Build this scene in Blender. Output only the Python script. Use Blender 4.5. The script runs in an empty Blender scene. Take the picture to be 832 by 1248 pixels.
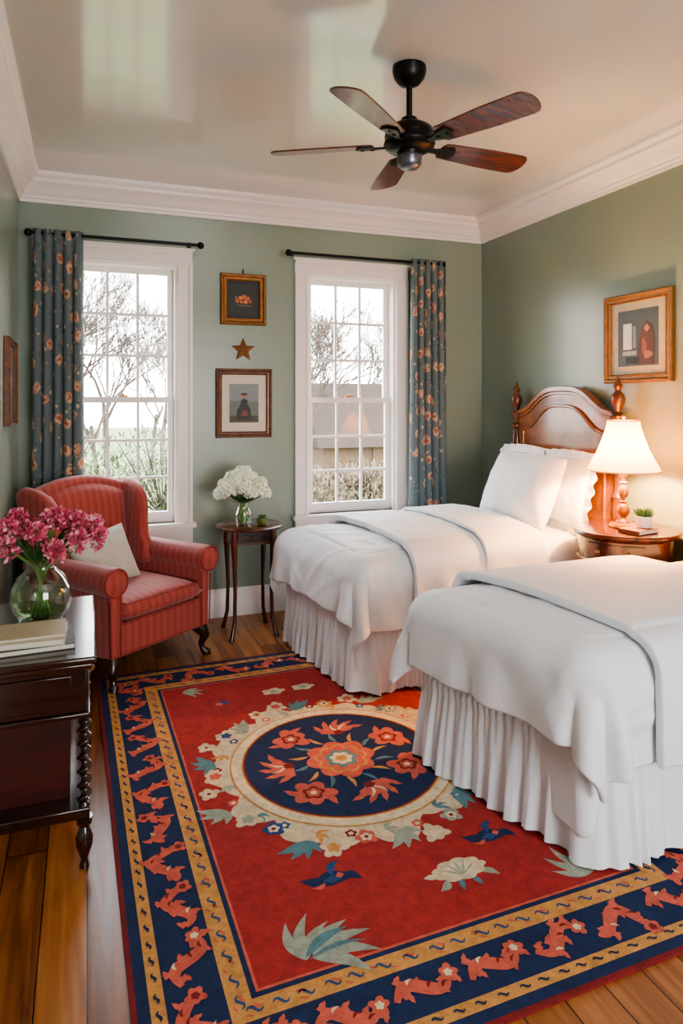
import bpy, bmesh, math, random
from mathutils import Vector, Matrix, noise, Euler
random.seed(7)
sc=bpy.context.scene
PI=math.pi
def C(r,g,b):
    def f(c):
        c/=255.0
        return c/12.92 if c<=0.04045 else ((c+0.055)/1.055)**2.4
    return (f(r),f(g),f(b),1.0)
# ------------------------------------------------------------ materials
def newmat(name):
    m=bpy.data.materials.new(name); m.use_nodes=True
    nt=m.node_tree
    return m,nt,nt.nodes['Principled BSDF']
def N(nt,t,**kw):
    n=nt.nodes.new(t)
    for k,v in kw.items(): setattr(n,k,v)
    return n
def L(nt,a,b): nt.links.new(a,b)
def mat(name,col,rough=.5,metal=0,bump=0,bscale=60,var=0.0,vscale=4,coat=0,sheen=0,sub=0):
    m,nt,p=newmat(name)
    p.inputs['Base Color'].default_value=col
    p.inputs['Roughness'].default_value=rough
    p.inputs['Metallic'].default_value=metal
    if coat: p.inputs['Coat Weight'].default_value=coat; p.inputs['Coat Roughness'].default_value=.12
    if sheen: p.inputs['Sheen Weight'].default_value=sheen
    tc=N(nt,'ShaderNodeTexCoord')
    if var:
        no=N(nt,'ShaderNodeTexNoise'); no.inputs['Scale'].default_value=vscale; no.inputs['Detail'].default_value=4
        L(nt,tc.outputs['Object'],no.inputs['Vector'])
        mx=N(nt,'ShaderNodeMix',data_type='RGBA')
        mx.inputs[6].default_value=tuple(c*(1-var) for c in col[:3])+(1,)
        mx.inputs[7].default_value=tuple(min(1,c*(1+var)) for c in col[:3])+(1,)
        L(nt,no.outputs['Fac'],mx.inputs[0]); L(nt,mx.outputs[2],p.inputs['Base Color'])
    if bump:
        nb=N(nt,'ShaderNodeTexNoise'); nb.inputs['Scale'].default_value=bscale; nb.inputs['Detail'].default_value=3
        L(nt,tc.outputs['Object'],nb.inputs['Vector'])
        b=N(nt,'ShaderNodeBump'); b.inputs['Strength'].default_value=bump; b.inputs['Distance'].default_value=.01
        L(nt,nb.outputs['Fac'],b.inputs['Height']); L(nt,b.outputs['Normal'],p.inputs['Normal'])
    return m
def wood(name,c1,c2,scale=(30,30,2),rough=.3,coat=.3):
    m,nt,p=newmat(name)
    tc=N(nt,'ShaderNodeTexCoord'); mp=N(nt,'ShaderNodeMapping'); mp.inputs['Scale'].default_value=scale
    no=N(nt,'ShaderNodeTexNoise'); no.inputs['Scale'].default_value=1; no.inputs['Detail'].default_value=6; no.inputs['Distortion'].default_value=.6
    cr=N(nt,'ShaderNodeValToRGB'); cr.color_ramp.elements[0].position=.3; cr.color_ramp.elements[1].position=.7
    cr.color_ramp.elements[0].color=c1; cr.color_ramp.elements[1].color=c2
    L(nt,tc.outputs['Object'],mp.inputs['Vector']); L(nt,mp.outputs['Vector'],no.inputs['Vector'])
    L(nt,no.outputs['Fac'],cr.inputs['Fac']); L(nt,cr.outputs['Color'],p.inputs['Base Color'])
    p.inputs['Roughness'].default_value=rough; p.inputs['Coat Weight'].default_value=coat; p.inputs['Coat Roughness'].default_value=.12
    return m
def cloth(name,col,sc1=5,amt=.12):
    m,nt,p=newmat(name); p.inputs['Base Color'].default_value=col; p.inputs['Roughness'].default_value=.62; p.inputs['Sheen Weight'].default_value=.2
    tc=N(nt,'ShaderNodeTexCoord')
    no=N(nt,'ShaderNodeTexNoise'); no.inputs['Scale'].default_value=sc1; no.inputs['Detail'].default_value=2; no.inputs['Distortion'].default_value=1.2; L(nt,tc.outputs['Object'],no.inputs['Vector'])
    n2=N(nt,'ShaderNodeTexNoise'); n2.inputs['Scale'].default_value=350; L(nt,tc.outputs['Object'],n2.inputs['Vector'])
    b=N(nt,'ShaderNodeBump'); b.inputs['Strength'].default_value=amt; b.inputs['Distance'].default_value=.03; L(nt,no.outputs['Fac'],b.inputs['Height'])
    b2=N(nt,'ShaderNodeBump'); b2.inputs['Strength'].default_value=.08; b2.inputs['Distance'].default_value=.002; L(nt,n2.outputs['Fac'],b2.inputs['Height']); L(nt,b.outputs['Normal'],b2.inputs['Normal']); L(nt,b2.outputs['Normal'],p.inputs['Normal'])
    return m
M={}
M['wall']=mat('sage_paint',C(136,149,136),.28,bump=.06,bscale=25,var=.04,vscale=1.5)
M['ceil']=mat('ceiling_gloss_paint',C(210,206,201),.11,bump=.12,bscale=3.0,var=.03,vscale=1,coat=.7)
M['trim']=mat('trim_paint',C(234,228,225),.35)
M['linen']=cloth('white_linen',C(234,235,240))
M['linen2']=cloth('comforter_cotton',C(231,231,236))
M['skirt']=mat('bedskirt_cotton',C(232,231,238),.9,bump=.1,bscale=200)
M['pillow']=cloth('pillow_cotton',C(242,243,248),7,.2)
M['cushion']=mat('cream_cushion_linen',C(196,194,182),.9,bump=.3,bscale=250)
M['iron']=mat('black_iron',C(20,20,22),.4,metal=.6)
M['bronze']=mat('oil_bronze',C(24,20,20),.35,metal=.6)
M['gold']=mat('gilt_frame',C(142,96,50),.4,metal=.45,bump=.5,bscale=80,var=.35,vscale=30)
M['brass']=mat('aged_brass',C(150,104,58),.3,metal=.55,var=.3,vscale=20)
M['blade']=wood('fan_blade_wood',C(60,28,24),C(112,56,40),(4,40,40),.24,.5)
M['mahog']=wood('mahogany',C(56,22,14),C(98,44,24),(12,12,2),.25,.5)
M['mahogh']=wood('walnut_desk',C(24,11,9),C(58,26,18),(3,20,20),.2,.6)
M['redpanel']=wood('redwood_panel',C(46,12,10),C(78,22,15),(4,20,20),.4,.2)
M['head']=wood('headboard_cherry',C(100,54,28),C(160,98,53),(14,5,5),.26,.5)
M['post']=wood('post_cherry',C(60,30,17),C(112,62,34),(8,8,4),.28,.5)
M['framewood']=wood('frame_wood',C(80,42,22),C(126,72,38),(20,20,20),.4,.2)
M['leg']=wood('dark_leg_wood',C(30,16,12),C(54,27,18),(20,20,5),.3,.4)
def glass(name,tint,fac=.12,rough=.02,k=.5):
    m=bpy.data.materials.new(name); m.use_nodes=True; nt=m.node_tree; nt.nodes.clear()
    o=N(nt,'ShaderNodeOutputMaterial'); mx=N(nt,'ShaderNodeMixShader'); t=N(nt,'ShaderNodeBsdfTransparent'); g=N(nt,'ShaderNodeBsdfGlossy')
    t.inputs[0].default_value=tint; g.inputs['Roughness'].default_value=rough
    lw=N(nt,'ShaderNodeLayerWeight'); lw.inputs[0].default_value=.35
    mm=N(nt,'ShaderNodeMath',operation='MULTIPLY_ADD'); mm.inputs[1].default_value=k; mm.inputs[2].default_value=fac
    L(nt,lw.outputs['Facing'],mm.inputs[0]); L(nt,mm.outputs[0],mx.inputs[0]); L(nt,t.outputs[0],mx.inputs[1]); L(nt,g.outputs[0],mx.inputs[2]); L(nt,mx.outputs[0],o.inputs[0])
    return m
M['glass']=glass('window_glass',(1,1,1,1),.02,k=.08)
M['vglass']=glass('vase_glass',(.96,.985,.96,1),.07,k=.35)
M['water']=glass('vase_water',(.84,.95,.74,1),.05,k=.2)
# floor
def floor_mat():
    m,nt,p=newmat('floor_planks')
    tc=N(nt,'ShaderNodeTexCoord'); s=N(nt,'ShaderNodeSeparateXYZ'); L(nt,tc.outputs['Object'],s.inputs[0])
    def math_(op,a,b=None,c=None):
        n=N(nt,'ShaderNodeMath',operation=op)
        for i,x in enumerate((a,b,c)):
            if x is None: continue
            if isinstance(x,(int,float)): n.inputs[i].default_value=x
            else: L(nt,x,n.inputs[i])
        return n.outputs[0]
    xs=math_('DIVIDE',s.outputs[0],.125); col=math_('FLOOR',xs); fx=math_('FRACT',xs)
    wn=N(nt,'ShaderNodeTexWhiteNoise',noise_dimensions='1D'); L(nt,col,wn.inputs['W'])
    ys=math_('ADD',math_('DIVIDE',s.outputs[1],1.7),math_('MULTIPLY',wn.outputs['Value'],7)); row=math_('FLOOR',ys); fy=math_('FRACT',ys)
    cb=N(nt,'ShaderNodeCombineXYZ'); L(nt,col,cb.inputs[0]); L(nt,row,cb.inputs[1])
    w2=N(nt,'ShaderNodeTexWhiteNoise',noise_dimensions='2D'); L(nt,cb.outputs[0],w2.inputs['Vector'])
    mp=N(nt,'ShaderNodeMapping'); mp.inputs['Scale'].default_value=(26,1.8,1); L(nt,tc.outputs['Object'],mp.inputs['Vector'])
    ad=N(nt,'ShaderNodeVectorMath',operation='ADD'); L(nt,mp.outputs[0],ad.inputs[0])
    sc_=N(nt,'ShaderNodeVectorMath',operation='SCALE'); L(nt,w2.outputs['Color'],sc_.inputs[0]); sc_.inputs['Scale'].default_value=20; L(nt,sc_.outputs[0],ad.inputs[1])
    no=N(nt,'ShaderNodeTexNoise'); no.inputs['Scale'].default_value=1; no.inputs['Detail'].default_value=7; no.inputs['Distortion'].default_value=1.0; L(nt,ad.outputs[0],no.inputs['Vector'])
    f=math_('ADD',math_('MULTIPLY',no.outputs['Fac'],.8),math_('MULTIPLY',w2.outputs['Value'],.25))
    cr=N(nt,'ShaderNodeValToRGB'); e=cr.color_ramp.elements; e[0].position=.3; e[0].color=C(96,55,30); e[1].position=.85; e[1].color=C(194,130,76)
    q=cr.color_ramp.elements.new(.55); q.color=C(150,92,50)
    L(nt,f,cr.inputs['Fac'])
    gap=math_('MAXIMUM',math_('LESS_THAN',fx,.03),math_('LESS_THAN',fy,.003))
    mx=N(nt,'ShaderNodeMix',data_type='RGBA'); L(nt,gap,mx.inputs[0]); L(nt,cr.outputs['Color'],mx.inputs[6]); mx.inputs[7].default_value=C(28,12,6)
    L(nt,mx.outputs[2],p.inputs['Base Color'])
    rr=math_('MULTIPLY_ADD',no.outputs['Fac'],.16,.22); L(nt,rr,p.inputs['Roughness']); p.inputs['Specular IOR Level'].default_value=.38
    b=N(nt,'ShaderNodeBump'); b.inputs['Strength'].default_value=.35; b.inputs['Distance'].default_value=.004
    h=math_('SUBTRACT',math_('MULTIPLY',no.outputs['Fac'],.4),gap); L(nt,h,b.inputs['Height']); L(nt,b.outputs['Normal'],p.inputs['Normal'])
    return m
M['floor']=floor_mat()
def stripe_mat():
    m,nt,p=newmat('red_stripe_upholstery')
    tc=N(nt,'ShaderNodeTexCoord'); s=N(nt,'ShaderNodeSeparateXYZ'); L(nt,tc.outputs['Object'],s.inputs[0])
    sn=N(nt,'ShaderNodeSeparateXYZ'); L(nt,tc.outputs['Normal'],sn.inputs[0])
    ab=N(nt,'ShaderNodeMath',operation='ABSOLUTE'); L(nt,sn.outputs[0],ab.inputs[0])
    gt=N(nt,'ShaderNodeMath',operation='GREATER_THAN'); L(nt,ab.outputs[0],gt.inputs[0]); gt.inputs[1].default_value=.72
    mf=N(nt,'ShaderNodeMix',data_type='FLOAT'); L(nt,gt.outputs[0],mf.inputs[0]); L(nt,s.outputs[0],mf.inputs[2]); L(nt,s.outputs[1],mf.inputs[3])
    a=N(nt,'ShaderNodeMath',operation='MULTIPLY'); a.inputs[1].default_value=2*PI/.05; L(nt,mf.outputs[0],a.inputs[0])
    si=N(nt,'ShaderNodeMath',operation='SINE'); L(nt,a.outputs[0],si.inputs[0])
    a2=N(nt,'ShaderNodeMath',operation='MULTIPLY'); a2.inputs[1].default_value=2*PI/.0125; L(nt,mf.outputs[0],a2.inputs[0])
    si2=N(nt,'ShaderNodeMath',operation='SINE'); L(nt,a2.outputs[0],si2.inputs[0])
    s2=N(nt,'ShaderNodeMath',operation='MULTIPLY_ADD'); L(nt,si2.outputs[0],s2.inputs[0]); s2.inputs[1].default_value=.4; L(nt,si.outputs[0],s2.inputs[2])
    cr=N(nt,'ShaderNodeValToRGB'); cr.color_ramp.elements[0].color=C(154,61,54); cr.color_ramp.elements[1].color=C(171,78,70)
    cr.color_ramp.elements[0].position=.2; cr.color_ramp.elements[1].position=.8
    mr=N(nt,'ShaderNodeMapRange'); mr.inputs['From Min'].default_value=-1.5; mr.inputs['From Max'].default_value=1.5
    L(nt,s2.outputs[0],mr.inputs[0]); L(nt,mr.outputs[0],cr.inputs['Fac']); L(nt,cr.outputs['Color'],p.inputs['Base Color'])
    p.inputs['Roughness'].default_value=.7; p.inputs['Sheen Weight'].default_value=.3
    return m
M['chair']=stripe_mat()
def curtain_mat():
    m,nt,p=newmat('floral_curtain_cloth')
    tc=N(nt,'ShaderNodeTexCoord')
    no=N(nt,'ShaderNodeTexNoise'); no.inputs['Scale'].default_value=26; no.inputs['Detail'].default_value=3; L(nt,tc.outputs['UV'],no.inputs['Vector'])
    def layer(scale,off,thr,prev,c1,c2,rand=1.0):
        mp=N(nt,'ShaderNodeMapping'); mp.inputs['Location'].default_value=off; L(nt,tc.outputs['UV'],mp.inputs['Vector'])
        v=N(nt,'ShaderNodeTexVoronoi',voronoi_dimensions='2D'); v.inputs['Scale'].default_value=scale; v.inputs['Randomness'].default_value=rand
        L(nt,mp.outputs[0],v.inputs['Vector'])
        a=N(nt,'ShaderNodeMath',operation='MULTIPLY_ADD'); L(nt,no.outputs['Fac'],a.inputs[0]); a.inputs[1].default_value=.45; L(nt,v.outputs['Distance'],a.inputs[2])
        lt=N(nt,'ShaderNodeMath',operation='LESS_THAN'); L(nt,a.outputs[0],lt.inputs[0]); lt.inputs[1].default_value=thr
        cr=N(nt,'ShaderNodeMix',data_type='RGBA'); cr.inputs[6].default_value=c1; cr.inputs[7].default_value=c2
        st=N(nt,'ShaderNodeMath',operation='GREATER_THAN'); L(nt,no.outputs['Fac'],st.inputs[0]); st.inputs[1].default_value=.5; L(nt,st.outputs[0],cr.inputs[0])
        mx=N(nt,'ShaderNodeMix',data_type='RGBA'); L(nt,lt.outputs[0],mx.inputs[0])
        if isinstance(prev,tuple): mx.inputs[6].default_value=prev
        else: L(nt,prev,mx.inputs[6])
        L(nt,cr.outputs[2],mx.inputs[7]); return mx.outputs[2]
    c=layer(10,(.3,.1,0),.38,C(98,111,116),C(82,100,96),C(124,134,124))
    c=layer(6.2,(.0,.0,0),.44,c,C(178,132,108),C(198,170,146),.7)
    c=layer(6.2,(.0,.0,0),.30,c,C(160,94,74),C(180,122,96),.7)
    c=layer(9,(.7,.45,0),.31,c,C(184,170,150),C(168,130,112))
    L(nt,c,p.inputs['Base Color']); p.inputs['Roughness'].default_value=.85
    return m
M['curtain']=curtain_mat()
def shade_mat():
    m=bpy.data.materials.new('lampshade_fabric'); m.use_nodes=True; nt=m.node_tree; nt.nodes.clear()
    o=N(nt,'ShaderNodeOutputMaterial'); d=N(nt,'ShaderNodeBsdfDiffuse'); t=N(nt,'ShaderNodeBsdfTranslucent'); mx=N(nt,'ShaderNodeMixShader'); mx.inputs[0].default_value=.28
    d.inputs[0].default_value=C(238,204,150); t.inputs[0].default_value=C(232,182,108)
    L(nt,d.outputs[0],mx.inputs[1]); L(nt,t.outputs[0],mx.inputs[2]); L(nt,mx.outputs[0],o.inputs[0])
    return m
M['shade']=shade_mat()
# ------------------------------------------------------------ mesh builder
class MB:
    def __init__(s): s.v=[];s.f=[];s.m=[];s.uv={}
    def add(s,vs,fs,mi=0,X=None):
        o=len(s.v)
        for v in vs:
            v=Vector(v)
            if X is not None: v=X@v
            s.v.append(v)
        for f in fs: s.f.append([i+o for i in f]); s.m.append(mi)
    def box(s,x0,x1,y0,y1,z0,z1,mi=0,X=None):
        vs=[(x,y,z) for x in (x0,x1) for y in (y0,y1) for z in (z0,z1)]
        s.add(vs,[(0,1,3,2),(4,6,7,5),(0,4,5,1),(2,3,7,6),(0,2,6,4),(1,5,7,3)],mi,X)
    def lathe(s,prof,seg=24,c=(0,0,0),mi=0,X=None,caps=True):
        vs=[];fs=[]
        for r,z in prof:
            for k in range(seg):
                a=2*PI*k/seg; vs.append((c[0]+r*math.cos(a),c[1]+r*math.sin(a),c[2]+z))
        n=len(prof)
        for i in range(n-1):
            for k in range(seg):
                k2=(k+1)%seg; fs.append((i*seg+k,i*seg+k2,(i+1)*seg+k2,(i+1)*seg+k))
        if caps:
            fs.append(tuple(range(seg-1,-1,-1))); fs.append(tuple((n-1)*seg+k for k in range(seg)))
        s.add(vs,fs,mi,X)
    def tube(s,pts,rad,seg=8,mi=0,X=None,caps=True):
        pts=[Vector(p) for p in pts]; n=len(pts)
        if not isinstance(rad,(list,tuple)): rad=[rad]*n
        vs=[];fs=[]; prev=None
        for i,p in enumerate(pts):
            t=(pts[min(i+1,n-1)]-pts[max(i-1,0)]).normalized()
            if prev is None:
                a=t.orthogonal().normalized()
            else:
                a=(prev-t*prev.dot(t))
                a=a.normalized() if a.length>1e-5 else t.orthogonal().normalized()
            prev=a; b=t.cross(a)
            for k in range(seg):
                th=2*PI*k/seg; vs.append(p+(a*math.cos(th)+b*math.sin(th))*rad[i])
        for i in range(n-1):
            for k in range(seg):
                k2=(k+1)%seg; fs.append((i*seg+k,i*seg+k2,(i+1)*seg+k2,(i+1)*seg+k))
        if caps:
            fs.append(tuple(range(seg-1,-1,-1))); fs.append(tuple((n-1)*seg+k for k in range(seg)))
        s.add(vs,fs,mi,X)
    def prism(s,out,h0,h1,axis='z',mi=0,X=None):
        def mk(p,h):
            if axis=='z': return (p[0],p[1],h)
            if axis=='y': return (p[0],h,p[1])
            return (h,p[0],p[1])
        n=len(out); vs=[mk(p,h0) for p in out]+[mk(p,h1) for p in out]
        fs=[tuple(range(n-1,-1,-1)),tuple(range(n,2*n))]+[(i,(i+1)%n,n+(i+1)%n,n+i) for i in range(n)]
        s.add(vs,fs,mi,X)
    def sphere(s,c,r,mi=0,seg=16,ring=10,sc=(1,1,1),X=None):
        prof=[(max(.0005,r*math.sin(PI*i/ring)),-r*math.cos(PI*i/ring)) for i in range(ring+1)]
        T=Matrix.Translation(c)@Matrix.Diagonal((sc[0],sc[1],sc[2],1))
        if X is not None: T=X@T
        s.lathe(prof,seg,(0,0,0),mi,T)
    def build(s,name,mats,parent=None,world=False,smooth=True,bevel=0,bseg=2,sub=0,solid=0,recalc=True,angle=40):
        me=bpy.data.meshes.new(name); me.from_pydata([tuple(v) for v in s.v],[],s.f)
        if not isinstance(mats,(list,tuple)): mats=[mats]
        for m in mats: me.materials.append(m)
        me.polygons.foreach_set('material_index',s.m)
        if recalc:
            bm=bmesh.new(); bm.from_mesh(me); bmesh.ops.recalc_face_normals(bm,faces=bm.faces); bm.to_mesh(me); bm.free()
        if smooth:
            me.polygons.foreach_set('use_smooth',[True]*len(me.polygons))
            if not sub: me.set_sharp_from_angle(angle=math.radians(angle))
        me.update()
        ob=bpy.data.objects.new(name,me); sc.collection.objects.link(ob)
        if parent is not None:
            ob.parent=parent
            if world: ob.matrix_parent_inverse=Matrix.Translation(-Vector(parent.location))
        if solid:
            md=ob.modifiers.new('s','SOLIDIFY'); md.thickness=solid; md.offset=1
        if bevel:
            md=ob.modifiers.new('b','BEVEL'); md.width=bevel; md.segments=bseg; md.limit_method='ANGLE'; md.angle_limit=math.radians(35)
        if sub:
            md=ob.modifiers.new('u','SUBSURF'); md.levels=sub; md.render_levels=sub
        return ob
def grp(name,loc=(0,0,0),rot=0):
    e=bpy.data.objects.new(name,None); e.location=loc; e.rotation_euler=(0,0,rot); e.empty_display_size=.1
    sc.collection.objects.link(e); return e
# ------------------------------------------------------------ room
XL,XR,YB,YF,ZC=-.41,2.995,4.8,-1.5,2.957
def wallrects(mb,x0,x1,z0,z1,ops,y0,y1):
    xs=x0
    for (a,b,c,d) in ops:
        mb.box(xs,a,y0,y1,z0,z1); mb.box(a,b,y0,y1,z0,c); mb.box(a,b,y0,y1,d,z1); xs=b
    mb.box(xs,x1,y0,y1,z0,z1)
WZ0,WZ1=.68,2.44
W=[(-.125,.585),(1.515,2.225)]
OX0,OX1,OZ0,OZ1=.65,2.35,.55,2.5
mb=MB(); wallrects(mb,XL-.15,XR+.15,0,ZC,[(a,b,WZ0,WZ1) for a,b in W],YB,YB+.16); mb.build('wall_back',M['wall'],smooth=False)
mb=MB(); mb.box(XL-.15,XL,YF,YB,0,ZC); mb.build('wall_left',M['wall'],smooth=False)
mb=MB(); mb.box(XR,XR+.15,YF,YB,0,ZC); mb.build('wall_right',M['wall'],smooth=False)
mb=MB(); wallrects(mb,XL-.15,XR+.15,0,ZC,[(OX0,OX1,OZ0,OZ1)],YF-.15,YF); mb.build('wall_front',M['wall'],smooth=False)
mb=MB(); mb.box(XL-.15,XR+.15,YF-.15,YB+.16,-.12,0); mb.build('floor',M['floor'],smooth=False)
mb=MB(); mb.box(XL-.15,XR+.15,YF-.15,YB+.16,ZC,ZC+.12); mb.build('ceiling',M['ceil'],smooth=False)
crown=[(0,-.175),(.014,-.175),(.016,-.155),(.024,-.15),(.028,-.135),(.04,-.125),(.052,-.10),(.07,-.075),(.09,-.062),(.095,-.058),(.098,-.04),(.112,-.034),(.125,-.022),(.128,0),(0,0)]
base=[(0,0),(.018,0),(.018,.145),(.014,.152),(.014,.165),(.008,.185),(.004,.195),(0,.195)]
def sweep(name,prof,z,which,mt):
    mb=MB()
    if which=='back': mb.prism([(YB-p,z+q) for p,q in prof],XL,XR,'x')
    if which=='front': mb.prism([(YF+p,z+q) for p,q in prof],XL,XR,'x')
    if which=='left': mb.prism([(XL+p,z+q) for p,q in prof],YF,YB,'y')
    if which=='right': mb.prism([(XR-p,z+q) for p,q in prof],YF,YB,'y')
    mb.build(name,mt,smooth=True,angle=30)
for i,w in enumerate(('back','left','right','front')):
    sweep('trim_%d'%(i+1),crown,ZC,w,M['trim']); sweep('baseboard_'+w,base,0,w,M['trim'])
def window(name,x0,x1):
    g=grp(name,((x0+x1)/2,YB,WZ0)); mb=MB(); cw=.098
    zt=WZ1+cw
    for a,b in ((x0-cw,x0),(x1,x1+cw)):
        l=a<x0
        if l: q=[(a,a+.022,.036),(a+.022,b-.014,.022),(b-.014,b,.029)]
        else: q=[(b-.022,b,.036),(a+.014,b-.022,.022),(a,a+.014,.029)]
        for u,v,d in q: mb.box(u,v,YB-d,YB,.60,WZ1)
    mb.box(x0-cw,x1+cw,YB-.029,YB,WZ1,WZ1+.014); mb.box(x0-cw,x1+cw,YB-.022,YB,WZ1+.014,zt-.022); mb.box(x0-cw,x1+cw,YB-.038,YB,zt-.022,zt)
    mb.box(x0-cw-.015,x1+cw+.015,YB-.048,YB,zt,zt+.016)
    mb.box(x0-cw-.02,x1+cw+.02,YB-.07,YB+.05,WZ0-.03,WZ0)
    mb.box(x0-cw,x1+cw,YB-.042,YB-.038,WZ0-.14,WZ0-.031)
    t=.018
    mb.box(x0,x0+t,YB,YB+.16,WZ0,WZ1); mb.box(x1-t,x1,YB,YB+.16,WZ0,WZ1); mb.box(x0+t,x1-t,YB,YB+.16,WZ1-t,WZ1); mb.box(x0+t,x1-t,YB+.051,YB+.2,WZ0-.03,WZ0+.012)
    mb.build('casing',M['trim'],g,True,smooth=False)
    zm=1.52
    def sash(y,z0,z1,nm):
        s=MB(); a,b=x0+t,x1-t; fw=.042; d=.032
        s.box(a,a+fw,y,y+d,z0,z1); s.box(b-fw,b,y,y+d,z0,z1); s.box(a+fw,b-fw,y,y+d,z0,z0+(.06 if nm=='lower_sash' else .035)); s.box(a+fw,b-fw,y,y+d,z1-.038,z1)
        ia,ib=a+fw,b-fw; iz0,iz1=z0+.04,z1-.038
        for k in (1,2):
            xx=ia+(ib-ia)*k/3; s.box(xx-.009,xx+.009,y+.006,y+d-.006,iz0,iz1)
            zz=iz0+(iz1-iz0)*k/3; s.box(ia,ib,y+.007,y+d-.007,zz-.009,zz+.009)
        s.build(nm,M['trim'],g,True,smooth=False)
        q=MB(); q.add([(ia,y+d/2,z0+.02),(ib,y+d/2,z0+.02),(ib,y+d/2,z1-.02),(ia,y+d/2,z1-.02)],[(0,1,2,3)]); q.build(nm+'_glass',M['glass'],g,True,smooth=False)
    sash(YB+.05,WZ0+.012,zm+.02,'lower_sash'); sash(YB+.084,zm-.02,WZ1-t,'upper_sash')
    k=MB(); k.box((x0+x1)/2-.03,(x0+x1)/2+.03,YB+.052,YB+.07,zm+.02,zm+.032); k.sphere(((x0+x1)/2,YB+.061,zm+.036),.010); k.build('sash_lock',M['brass'],g,True)
    return g
window('window_1',*W[0]); window('window_2',*W[1])
g=grp('added_fill_window',((OX0+OX1)/2,YF,1.4)); mb=MB()  # unseen window added behind the camera, lets sky light in as fill
for a in (OX0-.1,OX1): mb.box(a,a+.1,YF,YF+.025,OZ0-.04,OZ1+.1)
mb.box(OX0,OX1,YF,YF+.025,OZ1,OZ1+.1); mb.box(OX0-.12,OX1+.12,YF,YF+.06,OZ0-.08,OZ0-.04)
for k in range(4):
    a=OX0+(OX1-OX0-.04)*k/3; mb.box(a,a+.04,YF-.08,YF-.04,OZ0,OZ1)
for k in range(4):
    z=OZ0+(OZ1-OZ0-.04)*k/3; mb.box(OX0,OX1,YF-.078,YF-.042,z,z+.04)
mb.build('fill_window_frame',M['trim'],g,True,smooth=False)
def portal(loc,rot,sx,sy):
    l=bpy.data.lights.new('sky_portal','AREA'); l.shape='RECTANGLE'; l.size=sx; l.size_y=sy; l.cycles.is_portal=True
    o=bpy.data.objects.new('sky_portal',l); o.location=loc; o.rotation_euler=rot; sc.collection.objects.link(o)
for a,b in W: portal(((a+b)/2,YB+.18,(WZ0+WZ1)/2),(-PI/2,0,0),b-a,WZ1-WZ0)
portal(((OX0+OX1)/2,YF-.16,(OZ0+OZ1)/2),(PI/2,0,0),OX1-OX0,OZ1-OZ0)
# ------------------------------------------------------------ curtains
def curtain(name,x0,x1,rx0,rx1,flare,seed):
    g=grp(name,((rx0+rx1)/2,4.66,2.56)); Y=4.655; nx,nz=120,40
    mb=MB(); uv=[]
    for j in range(nz+1):
        t=j/nz; z=2.585-t*2.565
        for i in range(nx+1):
            s=i/nx; w=(x1-x0)*(1+flare*t)
            x=(x0+x1)/2+(s-.5)*w
            fold=math.sin(s*2*PI*5.2+seed+.5*math.sin(t*2+seed)); f2=math.sin(s*2*PI*9+seed*2+t*1.5)
            amp=.020+.018*t; y=Y+amp*fold+.008*t*f2
            if t<.03: y=Y+.012*fold
            x+=.012*math.cos(s*2*PI*5.2+seed)*(.5+t)
            mb.v.append(Vector((x,y,z))); uv.append((s*1.0+seed,t*2.56))
    for j in range(nz):
        for i in range(nx):
            a=j*(nx+1)+i; mb.f.append([a,a+1,a+nx+2,a+nx+1]); mb.m.append(0)
    ob=mb.build('drape_panel',M['curtain'],g,True,recalc=False)
    ul=ob.data.uv_layers.new(name='UVMap')
    for lp in ob.data.loops: ul.data[lp.index].uv=uv[lp.vertex_index]
    md=ob.modifiers.new('s','SOLIDIFY'); md.thickness=.003
    r=MB(); r.tube([(rx0,4.66,2.56),(rx1,4.66,2.56)],.011,12)
    for x in (rx0,rx1): r.sphere((x,4.66,2.56),.024); 
    for x in (rx0+.06,rx1-.06):
        r.tube([(x,4.66,2.56),(x,4.69,2.575),(x,4.79,2.585)],.007,8); r.lathe([(.02,0),(.02,.008)],12,(0,0,0),0,Matrix.Translation((x,4.798,2.585))@Matrix.Rotation(PI/2,4,'X'))
    for k in range(7):
        x=x0+(x1-x0)*(k+.5)/7
        pts=[(x,4.66+.017*math.cos(a*PI/6),2.557+.017*math.sin(a*PI/6)) for a in range(13)]
        r.tube(pts,.0025,6)
    r.build('curtain_rod',M['iron'],g,True)
curtain('floral_curtain',-.325,-.02,-.34,.72,.02,.3)
curtain('floral_curtain',2.30,2.59,1.335,2.56,.12,1.7)
# ------------------------------------------------------------ pictures
def picture(name,loc,w,h,fw,rot,fm,inner):
    g=grp(name,loc,rot); mb=MB(); W2,H2=w/2,h/2
    loops=[(0,-.002),(0,-.026),(.15*fw,-.034),(.35*fw,-.032),(.5*fw,-.022),(.8*fw,-.020),(.92*fw,-.024),(fw,-.018),(fw,-.008)]
    vs=[];fs=[]
    for o,y in loops: vs+=[(-W2+o,y,-H2+o),(W2-o,y,-H2+o),(W2-o,y,H2-o),(-W2+o,y,H2-o)]
    for i in range(len(loops)-1):
        for k in range(4):
            k2=(k+1)%4; fs.append((i*4+k,i*4+k2,(i+1)*4+k2,(i+1)*4+k))
    mb.add(vs,fs); mb.build('frame',fm,g,smooth=False,bevel=.001)
    b=MB(); b.box(-W2+.004,W2-.004,-.009,-.002,-H2+.004,H2-.004); b.build('backing',M['paper'],g,smooth=False)
    inner(g,W2-fw,H2-fw)
    return g
M['paper']=mat('mat_board',C(216,208,192),.8)
def flat(g,name,pts,mt,lay): 
    mb=MB(); y=-.0095-.0006*lay; mb.add([(p[0],y,p[1]) for p in pts],[tuple(range(len(pts)))]); mb.build(name,mt,g,smooth=False,recalc=False)
def rect(a,b,cx=0,cz=0): return [(cx-a,cz-b),(cx+a,cz-b),(cx+a,cz+b),(cx-a,cz+b)]
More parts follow.
